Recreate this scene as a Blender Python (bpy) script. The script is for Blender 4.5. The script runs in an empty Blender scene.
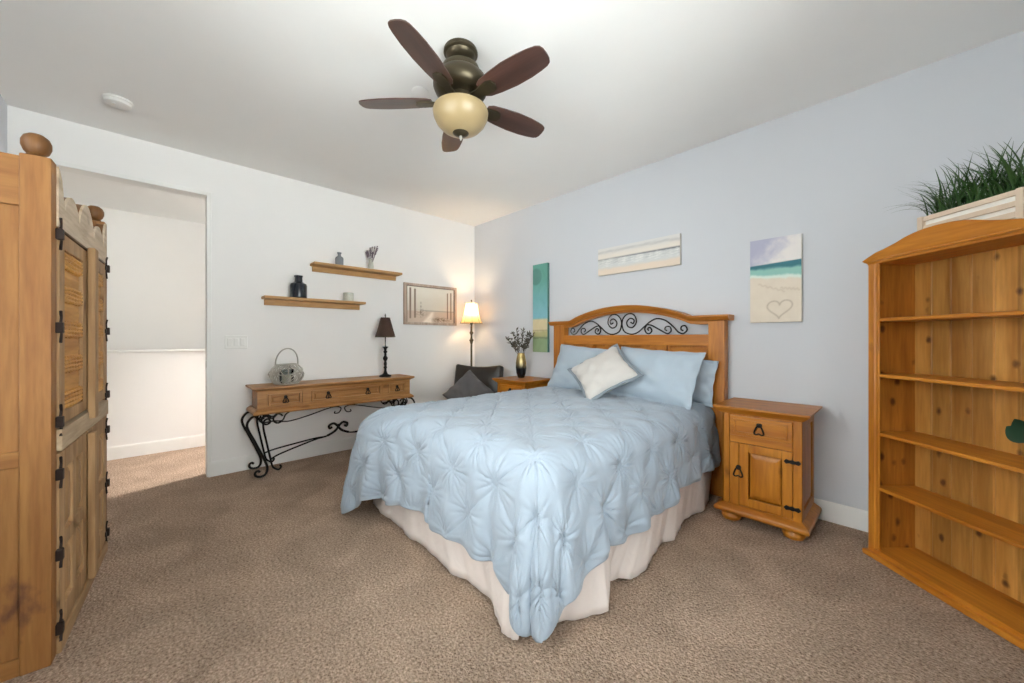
import bpy, bmesh, math, random
import numpy as np
from mathutils import Vector, Matrix, noise as mnoise

R = math.radians
PI = math.pi
random.seed(7)
sc = bpy.context.scene
col = sc.collection

# ------------------------------------------------------------------ camera
CAM = Vector((4.04, -3.115, 1.17))
YAW = 46.6
FWD = Vector((-math.sin(R(YAW)), math.cos(R(YAW)), 0))
RGT = Vector((math.cos(R(YAW)), math.sin(R(YAW)), 0))
cam = bpy.data.objects.new('camera', bpy.data.cameras.new('camera'))
col.objects.link(cam)
cam.location = CAM
cam.rotation_euler = (R(90), 0, R(YAW))
cam.data.sensor_width = 36.0
cam.data.lens = 371.5 / 1024 * 36.0
cam.data.shift_y = -3.0 / 1024
cam.data.clip_start = 0.05
sc.camera = cam

# ------------------------------------------------------------------ view, world, window and fill light
sc.view_settings.view_transform = 'Standard'
sc.view_settings.look = 'None'
sc.view_settings.gamma = 1.0
sc.view_settings.use_curve_mapping = False
sc.view_settings.exposure = 1.48
sc.cycles.use_denoising = True
sc.cycles.max_bounces = 10
sc.cycles.diffuse_bounces = 6
sc.cycles.sample_clamp_indirect = 4.0

ROOM_X, ROOM_Y, ROOM_H = 5.0, -3.845, 2.70
world = bpy.data.worlds.new('World')
sc.world = world
world.use_nodes = True
world.node_tree.nodes['Background'].inputs[0].default_value = (1.0, 0.97, 0.95, 1)
world.node_tree.nodes['Background'].inputs[1].default_value = 1.2


def area(name, loc, rot, sx, sy, power, color):
    L = bpy.data.lights.new(name, 'AREA')
    L.shape = 'RECTANGLE'
    L.size, L.size_y, L.energy, L.color = sx, sy, power, color
    o = bpy.data.objects.new(name, L)
    o.location, o.rotation_euler = loc, rot
    col.objects.link(o)
    return o


# daylight: just outside each window of the room
area('daylight_right', (ROOM_X + 0.16, -2.45, 1.50), (0, R(90), 0), 1.5, 1.9, 32, (1.0, 0.965, 0.95))
area('daylight_front', (3.0, ROOM_Y - 0.16, 1.50), (R(90), 0, 0), 1.9, 1.5, 31, (1.0, 0.965, 0.95))
# added fill lamps outside, aimed up through the same windows to brighten the ceiling
area('ceiling_fill_right', (ROOM_X + 0.42, -2.45, 0.05), (0, R(133), 0), 0.35, 2.4, 2800, (1.0, 0.985, 0.985))
area('ceiling_fill_front', (3.0, ROOM_Y - 0.42, 0.05), (R(133), 0, 0), 2.2, 0.35, 6200, (1.0, 0.985, 0.985))
area('ceiling_fill_far', (ROOM_X + 5.0, -2.45, -0.4), (0, R(112), 0), 4.0, 5.0, 310, (1.0, 0.975, 0.96))
area('hall_fill', (-1.35, 0.62, 1.78), (R(-90), 0, 0), 1.8, 1.25, 31, (1.0, 0.975, 0.95))  # added fill lamp behind the unseen hall window


# ------------------------------------------------------------------ materials
def lin(c):
    return tuple(((v / 255) / 12.92 if v / 255 <= 0.04045 else ((v / 255 + 0.055) / 1.055) ** 2.4) for v in c)


def nodes_of(name):
    m = bpy.data.materials.new(name)
    m.use_nodes = True
    nt = m.node_tree
    return m, nt, nt.nodes['Principled BSDF']


def N(nt, kind, **kw):
    n = nt.nodes.new(kind)
    for k, v in kw.items():
        if k.startswith('i_'):
            n.inputs[k[2:].replace('_', ' ')].default_value = v
        else:
            setattr(n, k, v)
    return n


def plain(name, rgb, rough=0.6, metal=0.0, spec=0.5, noise=0.05, nscale=6.0, bump=0.0, bscale=60.0, alpha=None):
    m, nt, b = nodes_of(name)
    L = nt.links
    c = lin(rgb)
    tc = N(nt, 'ShaderNodeTexCoord')
    nz = N(nt, 'ShaderNodeTexNoise', i_Scale=nscale, i_Detail=4.0)
    L.new(tc.outputs['Object'], nz.inputs['Vector'])
    mix = N(nt, 'ShaderNodeMix', data_type='RGBA')
    mix.inputs[6].default_value = tuple(v * (1 - noise) for v in c) + (1,)
    mix.inputs[7].default_value = tuple(min(1, v * (1 + noise)) for v in c) + (1,)
    L.new(nz.outputs['Fac'], mix.inputs[0])
    L.new(mix.outputs[2], b.inputs['Base Color'])
    b.inputs['Roughness'].default_value = rough
    b.inputs['Metallic'].default_value = metal
    b.inputs['Specular IOR Level'].default_value = spec
    if bump > 0:
        n2 = N(nt, 'ShaderNodeTexNoise', i_Scale=bscale, i_Detail=3.0)
        L.new(tc.outputs['Object'], n2.inputs['Vector'])
        bp = N(nt, 'ShaderNodeBump', i_Strength=bump, i_Distance=0.01)
        L.new(n2.outputs['Fac'], bp.inputs['Height'])
        L.new(bp.outputs['Normal'], b.inputs['Normal'])
    return m


def wood(name, light, dark, axis='z', rough=0.42, knots=0.7, plank=0.0, knot_rgb=(70, 36, 14), gs=1.0, spec=0.4, kn=None, kr=1.0, stain=None):
    """pine: stretched grain along one object axis, a few knots, optional plank-to-plank tone"""
    m, nt, b = nodes_of(name)
    L = nt.links
    tc = N(nt, 'ShaderNodeTexCoord')
    st = {'x': (0.09, 1, 1), 'y': (1, 0.09, 1), 'z': (1, 1, 0.09)}[axis]
    mp = N(nt, 'ShaderNodeMapping')
    mp.inputs['Scale'].default_value = tuple(s * gs for s in st)
    L.new(tc.outputs['Object'], mp.inputs['Vector'])
    n1 = N(nt, 'ShaderNodeTexNoise', i_Scale=14.0, i_Detail=5.0, i_Distortion=0.6)
    n2 = N(nt, 'ShaderNodeTexNoise', i_Scale=75.0, i_Detail=3.0)
    L.new(mp.outputs[0], n1.inputs['Vector'])
    L.new(mp.outputs[0], n2.inputs['Vector'])
    r1 = N(nt, 'ShaderNodeValToRGB')
    r1.color_ramp.elements[0].position = 0.30
    r1.color_ramp.elements[1].position = 0.68
    r1.color_ramp.elements[0].color = lin(dark) + (1,)
    r1.color_ramp.elements[1].color = lin(light) + (1,)
    L.new(n1.outputs['Fac'], r1.inputs[0])
    mul = N(nt, 'ShaderNodeMix', data_type='RGBA', blend_type='MULTIPLY')
    mul.inputs[0].default_value = 0.35
    r2 = N(nt, 'ShaderNodeValToRGB')
    r2.color_ramp.elements[0].position = 0.35
    r2.color_ramp.elements[0].color = (0.55, 0.48, 0.42, 1)
    r2.color_ramp.elements[1].position = 0.6
    L.new(n2.outputs['Fac'], r2.inputs[0])
    L.new(r1.outputs[0], mul.inputs[6])
    L.new(r2.outputs[0], mul.inputs[7])
    out = mul.outputs[2]
    if plank > 0:
        sep = N(nt, 'ShaderNodeSeparateXYZ')
        L.new(tc.outputs['Object'], sep.inputs[0])
        ma = N(nt, 'ShaderNodeMath', operation='DIVIDE')
        ma.inputs[1].default_value = plank
        L.new(sep.outputs[0], ma.inputs[0])
        fl = N(nt, 'ShaderNodeMath', operation='FLOOR')
        L.new(ma.outputs[0], fl.inputs[0])
        wn = N(nt, 'ShaderNodeTexWhiteNoise', noise_dimensions='1D')
        L.new(fl.outputs[0], wn.inputs['W'])
        mr = N(nt, 'ShaderNodeMapRange')
        mr.inputs[3].default_value = 0.62
        mr.inputs[4].default_value = 1.15
        L.new(wn.outputs['Value'], mr.inputs[0])
        m3 = N(nt, 'ShaderNodeMix', data_type='RGBA', blend_type='MULTIPLY')
        m3.inputs[0].default_value = 1.0
        L.new(out, m3.inputs[6])
        L.new(mr.outputs[0], m3.inputs[7])
        out = m3.outputs[2]
    if knots > 0:
        kst = kn or {'x': (3.2, 7, 7), 'y': (7, 3.2, 7), 'z': (7, 7, 3.2)}[axis]
        mk = N(nt, 'ShaderNodeMapping')
        mk.inputs['Scale'].default_value = kst
        L.new(tc.outputs['Object'], mk.inputs['Vector'])
        vo = N(nt, 'ShaderNodeTexVoronoi', i_Scale=1.0)
        nk = N(nt, 'ShaderNodeTexNoise', i_Scale=26.0, i_Detail=2.0)
        L.new(tc.outputs['Object'], nk.inputs['Vector'])
        vk = N(nt, 'ShaderNodeVectorMath', operation='MULTIPLY_ADD')
        vk.inputs[1].default_value = (0.16, 0.16, 0.16)
        L.new(nk.outputs['Color'], vk.inputs[0])
        L.new(mk.outputs[0], vk.inputs[2])
        L.new(vk.outputs[0], vo.inputs['Vector'])
        rk = N(nt, 'ShaderNodeValToRGB')
        rk.color_ramp.elements[0].position = 0.06 * kr
        rk.color_ramp.elements[0].color = (knots, knots, knots, 1)
        rk.color_ramp.elements[1].position = 0.15 * kr
        rk.color_ramp.elements[1].color = (0, 0, 0, 1)
        L.new(vo.outputs['Distance'], rk.inputs[0])
        mk2 = N(nt, 'ShaderNodeMix', data_type='RGBA')
        L.new(rk.outputs[0], mk2.inputs[0])
        L.new(out, mk2.inputs[6])
        mk2.inputs[7].default_value = lin(knot_rgb) + (1,)
        out = mk2.outputs[2]
    if stain:
        sm = N(nt, 'ShaderNodeMapping')
        sm.inputs['Location'].default_value = tuple(-v * k for v, k in zip(stain[:3], stain[3:]))
        sm.inputs['Scale'].default_value = stain[3:]
        L.new(tc.outputs['Object'], sm.inputs['Vector'])
        sn = N(nt, 'ShaderNodeTexNoise', i_Scale=2.2, i_Detail=4.0)
        L.new(sm.outputs[0], sn.inputs['Vector'])
        ln = N(nt, 'ShaderNodeVectorMath', operation='LENGTH')
        L.new(sm.outputs[0], ln.inputs[0])
        ad = N(nt, 'ShaderNodeMath', operation='MULTIPLY_ADD')
        ad.inputs[1].default_value = 2.4
        L.new(sn.outputs['Fac'], ad.inputs[0])
        L.new(ln.outputs['Value'], ad.inputs[2])
        rs = N(nt, 'ShaderNodeValToRGB')
        rs.color_ramp.elements[0].position = 0.25
        rs.color_ramp.elements[0].color = (0.75, 0.75, 0.75, 1)
        rs.color_ramp.elements[1].position = 0.42
        rs.color_ramp.elements[1].color = (0, 0, 0, 1)
        dv = N(nt, 'ShaderNodeMath', operation='DIVIDE')
        dv.inputs[1].default_value = 5.0
        L.new(ad.outputs[0], dv.inputs[0])
        L.new(dv.outputs[0], rs.inputs[0])
        ms = N(nt, 'ShaderNodeMix', data_type='RGBA')
        L.new(rs.outputs[0], ms.inputs[0])
        L.new(out, ms.inputs[6])
        ms.inputs[7].default_value = lin((86, 48, 40)) + (1,)
        out = ms.outputs[2]
    L.new(out, b.inputs['Base Color'])
    b.inputs['Roughness'].default_value = rough
    b.inputs['Specular IOR Level'].default_value = spec
    bp = N(nt, 'ShaderNodeBump', i_Strength=0.12, i_Distance=0.004)
    L.new(n2.outputs['Fac'], bp.inputs['Height'])
    L.new(bp.outputs['Normal'], b.inputs['Normal'])
    return m


def cloth_mat(name, rgb, rough=0.85, weave=900.0, wr=0.0, sheen=0.2):
    m, nt, b = nodes_of(name)
    L = nt.links
    b.inputs['Base Color'].default_value = lin(rgb) + (1,)
    b.inputs['Roughness'].default_value = rough
    b.inputs['Specular IOR Level'].default_value = 0.2
    b.inputs['Sheen Weight'].default_value = sheen
    tc = N(nt, 'ShaderNodeTexCoord')
    nz = N(nt, 'ShaderNodeTexNoise', i_Scale=weave, i_Detail=2.0)
    L.new(tc.outputs['Object'], nz.inputs['Vector'])
    bp = N(nt, 'ShaderNodeBump', i_Strength=0.15, i_Distance=0.002)
    L.new(nz.outputs['Fac'], bp.inputs['Height'])
    if wr > 0:
        n2 = N(nt, 'ShaderNodeTexNoise', i_Scale=9.0, i_Detail=4.0, i_Distortion=1.2)
        L.new(tc.outputs['Object'], n2.inputs['Vector'])
        b2 = N(nt, 'ShaderNodeBump', i_Strength=wr, i_Distance=0.03)
        L.new(n2.outputs['Fac'], b2.inputs['Height'])
        L.new(bp.outputs['Normal'], b2.inputs['Normal'])
        L.new(b2.outputs['Normal'], b.inputs['Normal'])
    else:
        L.new(bp.outputs['Normal'], b.inputs['Normal'])
    return m


def carpet_mat():
    m, nt, b = nodes_of('beige_carpet')
    L = nt.links
    tc = N(nt, 'ShaderNodeTexCoord')
    f = N(nt, 'ShaderNodeTexNoise', i_Scale=95.0, i_Detail=5.0, i_Roughness=0.7)
    v = N(nt, 'ShaderNodeTexVoronoi', i_Scale=120.0)
    g = N(nt, 'ShaderNodeTexNoise', i_Scale=3.2, i_Detail=3.0, i_Distortion=0.8)
    for n in (f, v, g):
        L.new(tc.outputs['Object'], n.inputs['Vector'])
    r = N(nt, 'ShaderNodeValToRGB')
    r.color_ramp.elements[0].position = 0.33
    r.color_ramp.elements[1].position = 0.66
    r.color_ramp.elements[0].color = lin((124, 100, 82)) + (1,)
    r.color_ramp.elements[1].color = lin((218, 192, 170)) + (1,)
    L.new(f.outputs['Fac'], r.inputs[0])
    mr = N(nt, 'ShaderNodeMapRange')
    mr.inputs[1].default_value, mr.inputs[2].default_value = 0.35, 0.65
    mr.inputs[3].default_value, mr.inputs[4].default_value = 0.86, 1.1
    L.new(g.outputs['Fac'], mr.inputs[0])
    mx = N(nt, 'ShaderNodeMix', data_type='RGBA', blend_type='MULTIPLY')
    mx.inputs[0].default_value = 1
    L.new(r.outputs[0], mx.inputs[6])
    L.new(mr.outputs[0], mx.inputs[7])
    L.new(mx.outputs[2], b.inputs['Base Color'])
    b.inputs['Roughness'].default_value = 1.0
    b.inputs['Specular IOR Level'].default_value = 0.05
    ad = N(nt, 'ShaderNodeMath', operation='ADD')
    L.new(f.outputs['Fac'], ad.inputs[0])
    L.new(v.outputs['Distance'], ad.inputs[1])
    bp = N(nt, 'ShaderNodeBump', i_Strength=0.85, i_Distance=0.012)
    L.new(ad.outputs[0], bp.inputs['Height'])
    L.new(bp.outputs['Normal'], b.inputs['Normal'])
    return m


def glass_mat(name, rgb=(235, 240, 240), tint=0.88, rough=0.03):
    m, nt, b = nodes_of(name)
    L = nt.links
    tr = N(nt, 'ShaderNodeBsdfTransparent')
    tr.inputs[0].default_value = tuple(v * 1.0 for v in lin(rgb)) + (1,)
    gl = N(nt, 'ShaderNodeBsdfGlossy')
    gl.inputs['Roughness'].default_value = rough
    fr = N(nt, 'ShaderNodeFresnel')
    fr.inputs[0].default_value = 1.45
    mx = N(nt, 'ShaderNodeMixShader')
    L.new(fr.outputs[0], mx.inputs[0])
    L.new(tr.outputs[0], mx.inputs[1])
    L.new(gl.outputs[0], mx.inputs[2])
    L.new(mx.outputs[0], nt.nodes['Material Output'].inputs[0])
    return m


def color_attr_mat(name, rough=0.7):
    m, nt, b = nodes_of(name)
    a = N(nt, 'ShaderNodeVertexColor', layer_name='Col')
    nt.links.new(a.outputs[0], b.inputs['Base Color'])
    b.inputs['Roughness'].default_value = rough
    b.inputs['Specular IOR Level'].default_value = 0.2
    return m


def glow_shade(name, rgb, tr=0.6):
    m, nt, b = nodes_of(name)
    L = nt.links
    d = N(nt, 'ShaderNodeBsdfDiffuse')
    t = N(nt, 'ShaderNodeBsdfTranslucent')
    d.inputs[0].default_value = t.inputs[0].default_value = lin(rgb) + (1,)
    mx = N(nt, 'ShaderNodeMixShader')
    mx.inputs[0].default_value = tr
    L.new(d.outputs[0], mx.inputs[1])
    L.new(t.outputs[0], mx.inputs[2])
    L.new(mx.outputs[0], nt.nodes['Material Output'].inputs[0])
    return m


def emit(name, rgb, s):
    m, nt, b = nodes_of(name)
    b.inputs['Base Color'].default_value = lin(rgb) + (1,)
    b.inputs['Emission Color'].default_value = lin(rgb) + (1,)
    b.inputs['Emission Strength'].default_value = s
    return m


M = {}
M['white_wall'] = plain('warm_white_paint', (240, 238, 236), 0.85, spec=0.2, noise=0.01, bump=0.06, bscale=140)
M['blue_wall'] = plain('pale_blue_grey_paint', (209, 211, 216), 0.85, spec=0.2, noise=0.01, bump=0.06, bscale=140)
M['ceiling'] = plain('ceiling_paint', (243, 242, 240), 0.9, spec=0.15, noise=0.01, bump=0.06, bscale=120)
M['trim'] = plain('white_trim_paint', (236, 235, 232), 0.45, noise=0.01)
M['carpet'] = carpet_mat()
for ax in 'xyz':
    M['honey_' + ax] = wood('honey_pine_' + ax, (192, 124, 36), (158, 92, 20), ax, 0.38, 0.5)
    M['bed_' + ax] = wood('orange_pine_' + ax, (194, 126, 48), (164, 96, 28), ax, 0.4, 0.25)
    M['rustic_' + ax] = wood('rustic_pine_' + ax, (162, 114, 62), (134, 86, 42), ax, 0.55, 0.85, knot_rgb=(84, 46, 30), kn=(0.6, 7.0, 2.6), kr=1.1, stain=(0.0, 0.075, 0.24, 3.0, 16.0, 9.0))
    M['grey_' + ax] = wood('worn_grey_pine_' + ax, (184, 148, 106), (146, 110, 72), ax, 0.65, 0.7, knot_rgb=(70, 46, 32), kn=(9, 0.5, 4.2))
    M['case_' + ax] = wood('amber_pine_' + ax, (204, 134, 46), (170, 100, 26), ax, 0.36, 0.5, knot_rgb=(92, 48, 16))
    M['light_' + ax] = wood('light_pine_' + ax, (208, 166, 112), (180, 134, 80), ax, 0.5, 0.2)
    M['console_' + ax] = wood('console_pine_' + ax, (192, 142, 88), (158, 108, 58), ax, 0.4, 0.5)
M['case_side'] = wood('amber_pine_knotty', (196, 128, 50), (154, 92, 28), 'z', 0.4, 0.85, knot_rgb=(70, 30, 12), kn=(0.4, 12, 7.5), kr=1.5)
M['case_back'] = wood('amber_pine_planks', (222, 162, 82), (184, 122, 50), 'z', 0.45, 0.9, plank=0.083, knot_rgb=(72, 34, 16), kn=(12.0, 0.4, 8.0), kr=1.35)
M['limed'] = wood('limed_whitewashed_pine', (222, 204, 180), (190, 168, 140), 'x', 0.7, 0.3)
M['worn'] = wood('worn_batten_pine', (206, 184, 154), (168, 142, 112), 'x', 0.7, 0.4)
M['carved'] = wood('carved_pine', (212, 158, 84), (174, 120, 56), 'x', 0.6, 0.0)
M['finial'] = wood('finial_wood', (136, 92, 46), (98, 62, 28), 'z', 0.5, 0.2)
M['iron'] = plain('black_iron', (26, 24, 23), 0.5, 0.6, noise=0.2)
M['rust_iron'] = plain('dark_rust_iron', (46, 33, 28), 0.6, 0.5, noise=0.3, nscale=40)
M['bronze'] = plain('aged_bronze', (78, 70, 54), 0.38, 0.75, noise=0.15, nscale=12)
M['blade'] = wood('dark_walnut_blade', (88, 58, 48), (56, 38, 32), 'x', 0.28, 0.0, spec=0.7)
M['amber_glass'] = plain('tea_stained_glass', (156, 136, 100), 0.35, noise=0.08, nscale=9)
M['silver'] = plain('brushed_nickel', (190, 186, 178), 0.3, 0.9)
M['plastic'] = plain('white_plastic', (228, 226, 222), 0.4, noise=0.01)
M['comforter'] = cloth_mat('pale_blue_cotton', (157, 169, 182), 0.8, wr=0.0)
M['sham'] = cloth_mat('pale_blue_pillow_cotton', (172, 185, 197), 0.8, wr=0.12)
M['skirt'] = cloth_mat('off_white_skirt_cotton', (218, 206, 200), 0.85, wr=0.15)
M['mattress'] = cloth_mat('white_mattress_ticking', (230, 226, 220))
M['cream'] = cloth_mat('cream_pillow_linen', (200, 195, 190), 0.9, wr=0.06)
M['grey_edge'] = cloth_mat('grey_pillow_border', (128, 136, 144), 0.8, wr=0.3)
M['grey_knit'] = cloth_mat('grey_cushion_fabric', (86, 83, 84), 0.9, weave=260, wr=0.2)
M['leather'] = plain('dark_brown_leather', (36, 30, 26), 0.4, noise=0.15, bump=0.1, bscale=40)
M['dark_wood'] = wood('espresso_wood', (60, 40, 28), (38, 25, 18), 'z', 0.45, 0.0)
M['shade_brown'] = plain('dark_brown_lampshade', (66, 44, 34), 0.8, noise=0.06, nscale=30)
M['lamp_shade'] = glow_shade('cream_lit_lampshade', (232, 204, 152), 0.45)
M['black_glass'] = plain('black_glazed_glass', (30, 34, 42), 0.12, spec=0.6)
M['grey_glass'] = plain('smoky_grey_glass', (128, 132, 138), 0.18, spec=0.6)
M['etched'] = plain('etched_silvered_glass', (196, 196, 184), 0.3, noise=0.35, nscale=70)
M['glass'] = glass_mat('clear_glass')
M['wax'] = plain('ivory_wax', (238, 230, 210), 0.6)
M['twig'] = plain('silvered_twig', (186, 182, 172), 0.6, noise=0.25, nscale=30)
M['leaf'] = plain('green_blade', (52, 84, 38), 0.5, noise=0.5, nscale=25)
M['broad_leaf'] = plain('dark_green_leaf', (44, 74, 56), 0.4, noise=0.2, nscale=12)
M['dried'] = plain('dried_grey_green_stem', (74, 70, 60), 0.9, noise=0.3, nscale=40)
M['lavender'] = plain('dried_lavender', (112, 100, 112), 0.9, noise=0.3, nscale=60)
M['crate'] = plain('whitewashed_crate_wood', (214, 194, 172), 0.7, noise=0.12, nscale=18)
M['crate_white'] = plain('crate_white_paint', (240, 236, 228), 0.7, noise=0.03)
M['soil'] = plain('dark_soil', (52, 40, 30), 1.0, noise=0.3, nscale=60)
M['pot'] = plain('grey_ceramic_pot', (150, 148, 142), 0.4)
M['canvas'] = color_attr_mat('painted_canvas', 0.75)
M['canvas_edge'] = plain('canvas_edge', (214, 208, 198), 0.8, noise=0.03)
M['print_frame'] = wood('bleached_frame_wood', (206, 188, 172), (176, 154, 138), 'z', 0.6, 0.0)
M['bulb'] = emit('lit_bulb', (255, 214, 150), 6.0)


def vase_mat():
    m, nt, b = nodes_of('gold_to_black_glaze')
    L = nt.links
    tc = N(nt, 'ShaderNodeTexCoord')
    sp = N(nt, 'ShaderNodeSeparateXYZ')
    L.new(tc.outputs['Object'], sp.inputs[0])
    r = N(nt, 'ShaderNodeValToRGB')
    e = r.color_ramp.elements
    e[0].position, e[0].color = 0.10, lin((38, 40, 44)) + (1,)
    e[1].position, e[1].color = 0.24, lin((196, 172, 112)) + (1,)
    L.new(sp.outputs[2], r.inputs[0])
    L.new(r.outputs[0], b.inputs['Base Color'])
    b.inputs['Metallic'].default_value = 0.5
    b.inputs['Roughness'].default_value = 0.22
    return m


M['vase'] = vase_mat()


# ------------------------------------------------------------------ builders
class MB:
    """collects shapes into ONE mesh object"""

    def __init__(self):
        self.v, self.f = [], []

    def add(self, verts, faces):
        o = len(self.v)
        self.v += [tuple(p) for p in verts]
        self.f += [tuple(i + o for i in f) for f in faces]

    def add_bm(self, bm, mat4=None):
        bm.verts.index_update()
        vs = [(mat4 @ v.co if mat4 else v.co.copy()) for v in bm.verts]
        self.add(vs, [[v.index for v in f.verts] for f in bm.faces])
        bm.free()

    def box(self, x0, x1, y0, y1, z0, z1, bev=0.004, m=None, seg=2):
        bm = bmesh.new()
        bmesh.ops.create_cube(bm, size=1)
        for v in bm.verts:
            v.co = Vector(((x0 + x1) / 2 + v.co.x * (x1 - x0), (y0 + y1) / 2 + v.co.y * (y1 - y0), (z0 + z1) / 2 + v.co.z * (z1 - z0)))
        bev = min(bev, 0.45 * min(abs(x1 - x0), abs(y1 - y0), abs(z1 - z0)))
        if bev > 0:
            bmesh.ops.bevel(bm, geom=bm.edges[:], offset=bev, segments=seg, affect='EDGES', profile=0.5)
        self.add_bm(bm, m)
        return self

    def frustum(self, x0, x1, y0, y1, z0, z1, ex, axis='y', m=None):
        """raised panel: rectangle at the back, smaller by ex at the front (front = -y)"""
        a = [(x0, y1, z0), (x1, y1, z0), (x1, y1, z1), (x0, y1, z1)]
        b = [(x0 + ex, y0, z0 + ex), (x1 - ex, y0, z0 + ex), (x1 - ex, y0, z1 - ex), (x0 + ex, y0, z1 - ex)]
        vs = [Vector(p) for p in a + b]
        if m:
            vs = [m @ p for p in vs]
        self.add(vs, [(4, 5, 6, 7), (0, 1, 5, 4), (1, 2, 6, 5), (2, 3, 7, 6), (3, 0, 4, 7), (3, 2, 1, 0)])
        return self

    def lathe(self, prof, c=(0, 0, 0), seg=32, cap=True, sx=1.0, sy=1.0, m=None):
        vs, fs = [], []
        n = len(prof)
        for i in range(seg):
            a = 2 * PI * i / seg
            for r, z in prof:
                p = Vector((c[0] + r * sx * math.cos(a), c[1] + r * sy * math.sin(a), c[2] + z))
                vs.append(m @ p if m else p)
        for i in range(seg):
            j = (i + 1) % seg
            for k in range(n - 1):
                fs.append((i * n + k, j * n + k, j * n + k + 1, i * n + k + 1))
        if cap:
            if prof[0][0] > 1e-5:
                fs.append(tuple(i * n for i in reversed(range(seg))))
            if prof[-1][0] > 1e-5:
                fs.append(tuple(i * n + n - 1 for i in range(seg)))
        self.add(vs, fs)
        return self

    def tube(self, pts, r, seg=8, closed=False, m=None, cap=True):
        P = [Vector(p) for p in pts]
        if m:
            P = [m @ p for p in P]
        n = len(P)
        rr = r if isinstance(r, (list, tuple)) else [r] * n
        vs, fs = [], []
        t0 = (P[1] - P[0]).normalized()
        up = Vector((0, 0, 1)) if abs(t0.z) < 0.9 else Vector((1, 0, 0))
        nrm = t0.cross(up).normalized()
        for i in range(n):
            if closed:
                t = (P[(i + 1) % n] - P[i - 1])
            else:
                t = P[min(i + 1, n - 1)] - P[max(i - 1, 0)]
            t = t.normalized() if t.length > 1e-9 else t0
            nrm = (nrm - t * nrm.dot(t))
            nrm = nrm.normalized() if nrm.length > 1e-6 else t.orthogonal().normalized()
            b = t.cross(nrm)
            for k in range(seg):
                a = 2 * PI * k / seg
                vs.append(P[i] + (nrm * math.cos(a) + b * math.sin(a)) * rr[i])
        for i in range(n if closed else n - 1):
            j = (i + 1) % n
            for k in range(seg):
                l = (k + 1) % seg
                fs.append((i * seg + k, i * seg + l, j * seg + l, j * seg + k))
        if not closed and cap:
            fs.append(tuple(reversed(range(seg))))
            fs.append(tuple((n - 1) * seg + k for k in range(seg)))
        self.add(vs, fs)
        return self

    def prism(self, poly, d0, d1, plane='xz', m=None):
        """polygon in a plane, extruded from d0 to d1 along the third axis"""
        n = len(poly)

        def P(a, b, d):
            p = {'xz': (a, d, b), 'xy': (a, b, d), 'yz': (d, a, b)}[plane]
            return m @ Vector(p) if m else p
        vs = [P(a, b, d0) for a, b in poly] + [P(a, b, d1) for a, b in poly]
        fs = [tuple(range(n)), tuple(reversed(range(n, 2 * n)))]
        fs += [(i, n + i, n + (i + 1) % n, (i + 1) % n) for i in range(n)]
        self.add(vs, fs)
        return self

    def build(self, name, mat, parent=None, sharp=35, world=True):
        """world=True: coordinates were given in the room; they are moved to the parent's base"""
        off = Vector((0, 0, 0))
        p = parent
        if world:
            while p is not None:
                off += p.location
                p = p.parent
        me = bpy.data.meshes.new(name)
        me.from_pydata([tuple(Vector(v) - off) for v in self.v], [], self.f)
        me.materials.append(mat)
        bm = bmesh.new()
        bm.from_mesh(me)
        bmesh.ops.recalc_face_normals(bm, faces=bm.faces[:])
        bm.to_mesh(me)
        bm.free()
        me.polygons.foreach_set('use_smooth', [True] * len(me.polygons))
        me.set_sharp_from_angle(angle=R(sharp))
        o = bpy.data.objects.new(name, me)
        col.objects.link(o)
        wn = o.modifiers.new('weighted_normals', 'WEIGHTED_NORMAL')
        wn.keep_sharp = True
        if parent:
            o.parent = parent
        return o


def tag(o, label, cat, group=None, kind=None):
    o['label'] = label
    o['category'] = cat
    if group:
        o['group'] = group
    if kind:
        o['kind'] = kind
    return o


def thing(name, label, cat, loc=(0, 0, 0), rz=0.0, group=None):
    o = bpy.data.objects.new(name, None)
    o.empty_display_size = 0.05
    col.objects.link(o)
    o.location = loc
    o.rotation_euler = (0, 0, rz)
    return tag(o, label, cat, group)


def set_origin(o, p):
    """move a parentless mesh object's origin to p"""
    p = Vector(p)
    for v in o.data.vertices:
        v.co -= p
    o.location = p
    return o


def struct(name, mb, mat):
    o = mb.build(name, mat)
    o['kind'] = 'structure'
    return o


def copy_tree(o, parent=None):
    c = o.copy()
    col.objects.link(c)
    if parent:
        c.parent = parent
    for ch in list(o.children):
        copy_tree(ch, c)
    return c


def smooth_path(pts, n=8, closed=False):
    """Catmull-Rom through points (2-D or 3-D)"""
    P = [Vector(p if len(p) == 3 else (p[0], 0, p[1])) for p in pts]
    out = []
    m = len(P)
    for i in range(m if closed else m - 1):
        p0 = P[i - 1] if (closed or i > 0) else P[0] * 2 - P[1]
        p1, p2 = P[i], P[(i + 1) % m]
        p3 = P[(i + 2) % m] if (closed or i + 2 < m) else P[-1] * 2 - P[-2]
        for k in range(n):
            t = k / n
            out.append(0.5 * ((2 * p1) + (p2 - p0) * t + (2 * p0 - 5 * p1 + 4 * p2 - p3) * t * t + (3 * p1 - p0 - 3 * p2 + p3) * t ** 3))
    if not closed:
        out.append(P[-1])
    return out


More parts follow.
